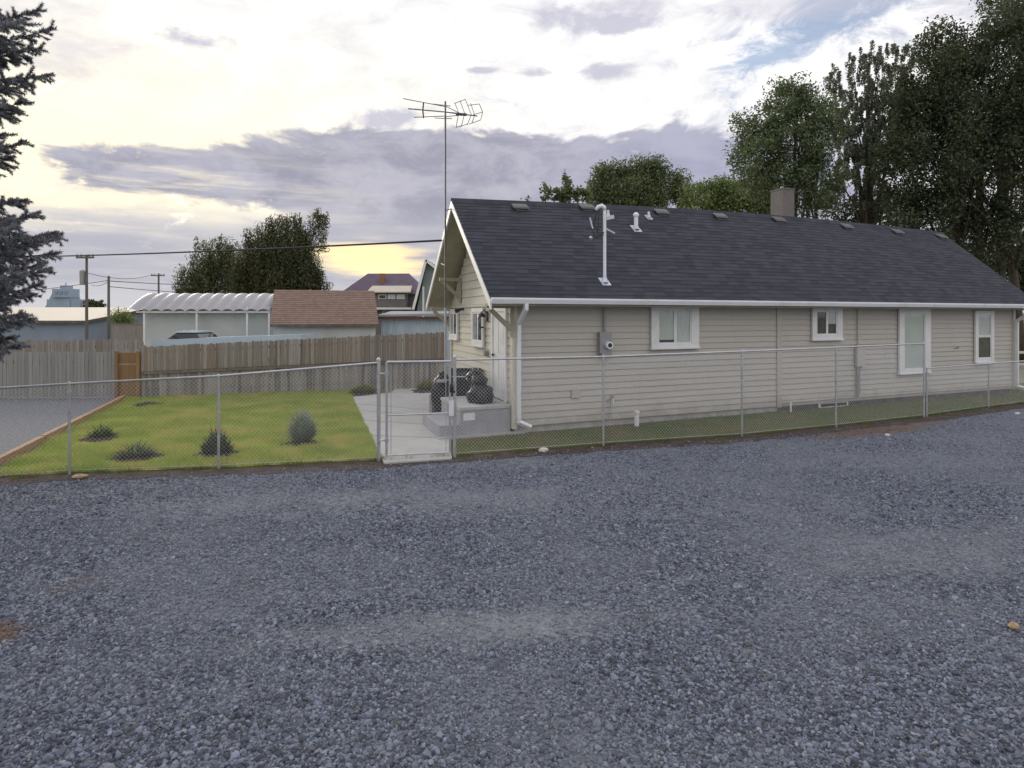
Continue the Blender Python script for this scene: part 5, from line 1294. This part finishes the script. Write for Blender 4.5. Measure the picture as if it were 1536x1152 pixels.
# belt of trees far behind, hidden ground line on the right
# spruce in the left foreground
def spruce():
    Y0 = 7.4; bx0 = gx_(-150, Y0); root = thing('spruce_tree', (bx0, Y0, 0), 'blue green spruce reaching its branches in from the left edge', 'tree')
    MB().tube([(bx0, Y0, -.1), (bx0 + .02, Y0, 3), (bx0, Y0, 7.2), (bx0, Y0, 9.6)], [.2, .15, .08, .02], 10).build('trunk', M['bark'], root)
    tips = [(60, 14, .1), (80, 42, .0), (62, 72, .4), (78, 112, -.2), (50, 128, .3), (40, 150, -.3), (20, 170, .2), (40, 212, 0), (18, 236, .3), (8, 200, -.4), (36, 30, -.5), (30, 90, .5),
            (40, 300, .2), (60, 318, -.3), (86, 348, .0), (92, 352, .3), (85, 380, -.2), (78, 402, .2), (64, 425, -.1), (50, 442, .4), (66, 395, .5), (34, 470, -.3), (48, 478, .1), (20, 505, .2), (35, 515, -.2), (28, 340, -.5), (40, 372, .6), (14, 430, .5),
            (20, 325, .1), (10, 455, -.1), (30, 410, -.4), (4, 60, .1), (10, 130, -.1), (0, 20, .3), (8, 385, .2), (0, 490, 0)]
    quads = []; wood = MB()
    def shoot(a, b, n):
        ax = b - a; Ls = np.linalg.norm(ax); ax = ax / Ls
        t = NR.uniform(0, 1.02, n)[:, None]; p = a + ax * Ls * t
        d = NR.normal(0, 1, (n, 3)); d -= (d @ ax)[:, None] * ax; d /= np.linalg.norm(d, axis=1)[:, None]
        dirn = d * .85 + ax * .7; dirn /= np.linalg.norm(dirn, axis=1)[:, None]; ln_ = NR.uniform(.028, .048, n)[:, None]
        sdv = np.cross(dirn, NR.normal(0, 1, (n, 3))); sdv /= np.linalg.norm(sdv, axis=1)[:, None] + 1e-9; sdv *= .0042
        tip = p + dirn * ln_; quads.append(np.stack([p - sdv, p + sdv, tip], 1).reshape(-1, 3))
    ends = [(at(px, py, Y0 + dy), 42) for (px, py, dy) in tips]
    for k in range(70):                                  # the sides turned away from the photograph
        zz = R.uniform(1.3, 9.3); ln0 = .25 + (9.8 - zz) * .23 * R.uniform(.8, 1.1)
        a_ = R.uniform(0, 2 * PI) if zz > 6.5 else R.uniform(.62 * PI, 1.38 * PI)
        ends.append((V3(bx0 + ln0 * math.cos(a_), Y0 + ln0 * math.sin(a_), zz), 22))
    for T, nk in ends:
        A = V3(bx0, Y0, T[2] + R.uniform(-.1, .35)); n = 9
        pts = [A + (T - A) * s + V3(0, 0, -.16 * math.sin(PI * s)) for s in np.linspace(0, 1, n)]
        wood.tube(pts, [.022 * (1 - .85 * s) for s in np.linspace(0, 1, n)], 5)
        ax = (T - A) / np.linalg.norm(T - A); LB = np.linalg.norm(T - A); side = np.cross(ax, V3(0, 0, 1)); side /= np.linalg.norm(side)
        shoot(pts[-2] * .7 + pts[-1] * .3, pts[-1], 220)
        for k in range(nk):
            s = .22 + .76 * (k / (nk - 1)); i = s * (n - 1); i0 = min(int(i), n - 2); p = pts[i0] + (pts[i0 + 1] - pts[i0]) * (i - i0)
            ln_ = (.13 + .26 * (1 - s)) * R.uniform(.6, 1.15); sg = 1 if k % 2 else -1
            e = p + ax * ln_ * R.uniform(.45, .8) + side * sg * ln_ * R.uniform(.2, .75) + V3(0, 0, R.uniform(-.45, .40) * ln_)
            shoot(p, e, int(520 * ln_) + 40); wood.tube([p, e], [.006, .002], 4)
            if ln_ > .16:
                for q in (.45, .7):
                    p2 = p + (e - p) * q; e2 = p2 + (e - p) * .45 + side * sg * R.uniform(-.08, .10) + V3(0, 0, R.uniform(-.09, .07)); shoot(p2, e2, 85)
    wood.build('branches', M['bark'], root)
    raw_mesh('needles', np.concatenate(quads), 3, M['needle'], root)
spruce()

# ------------------------------------------------------------------ small things on the ground
def rock(px, py, r, label, mat, name='rock', cat='rock', flat=.6):
    c = gp(px, py); rr = random.Random(int(px)); m = MB(); nu, nv = 9, 6
    for i in range(nv + 1):
        f = PI * i / nv
        for j in range(nu):
            t = 2 * PI * j / nu; k = r * rr.uniform(.82, 1.15); m.v.append((c[0] + k * 1.2 * math.sin(f) * math.cos(t), c[1] + k * math.sin(f) * math.sin(t), r * flat * .8 + k * flat * math.cos(f)))
    for i in range(nv):
        for j in range(nu): a, b = i * nu + j, i * nu + (j + 1) % nu; m.f.append((a, a + nu, b + nu, b))
    return tag(m.build(name, mat), label, cat)
rock(815, 678, .075, 'pale flat rock on the dirt at the foot of the fence', M['rock'])
rock(1521, 944, .034, 'round tan stone lying alone on the gravel at the right', M['tan'], flat=.9)
rock(1331, 654, .045, 'small pale stone on the brown soil outside the far fence', M['rock'])
rock(1526, 622, .055, 'small white stone at the far right end of the gravel', M['rock'])
rock(120, 717, .09, 'tan weathered wood chunk on the dirt below the left fence', M['tan'], 'wood_chunk', 'wood', .35)
# white clean-out pipe in front of the house wall
a_, z_ = on_long(955, 618, -.25); p = h(a_, -.25, 0)
o = thing('cleanout_pipe', p, 'short white pipe stub standing in the grass against the house', 'pipe')
MB().tube([(p[0], p[1], -.02), (p[0], p[1], .29)], .052, 12).build('pipe', M['white_metal'], o); MB().lathe((p[0], p[1], .29), [(.066, 0), (.066, .05), (.04, .06)], 12).build('cap', M['white_metal'], o)
# rail fence beyond the far end of the house
Y = 27.0; p0, p1 = at(1500, 545, Y), at(1620, 545, Y)
rfn = thing('rail_fence', (p0[0], Y, 0), 'pale rail fence beyond the far end of the house', 'fence')
for zz in (.35, .85): MB().beam((p0[0], Y, zz), (p1[0], Y, zz), .05, .1).build('rail', M['cream'], rfn)
for px in (1506, 1560, 1615): MB().box(gx_(px, Y) - .05, gx_(px, Y) + .05, Y + .03, Y + .13, 0, 1.0).build('post', M['cream'], rfn)
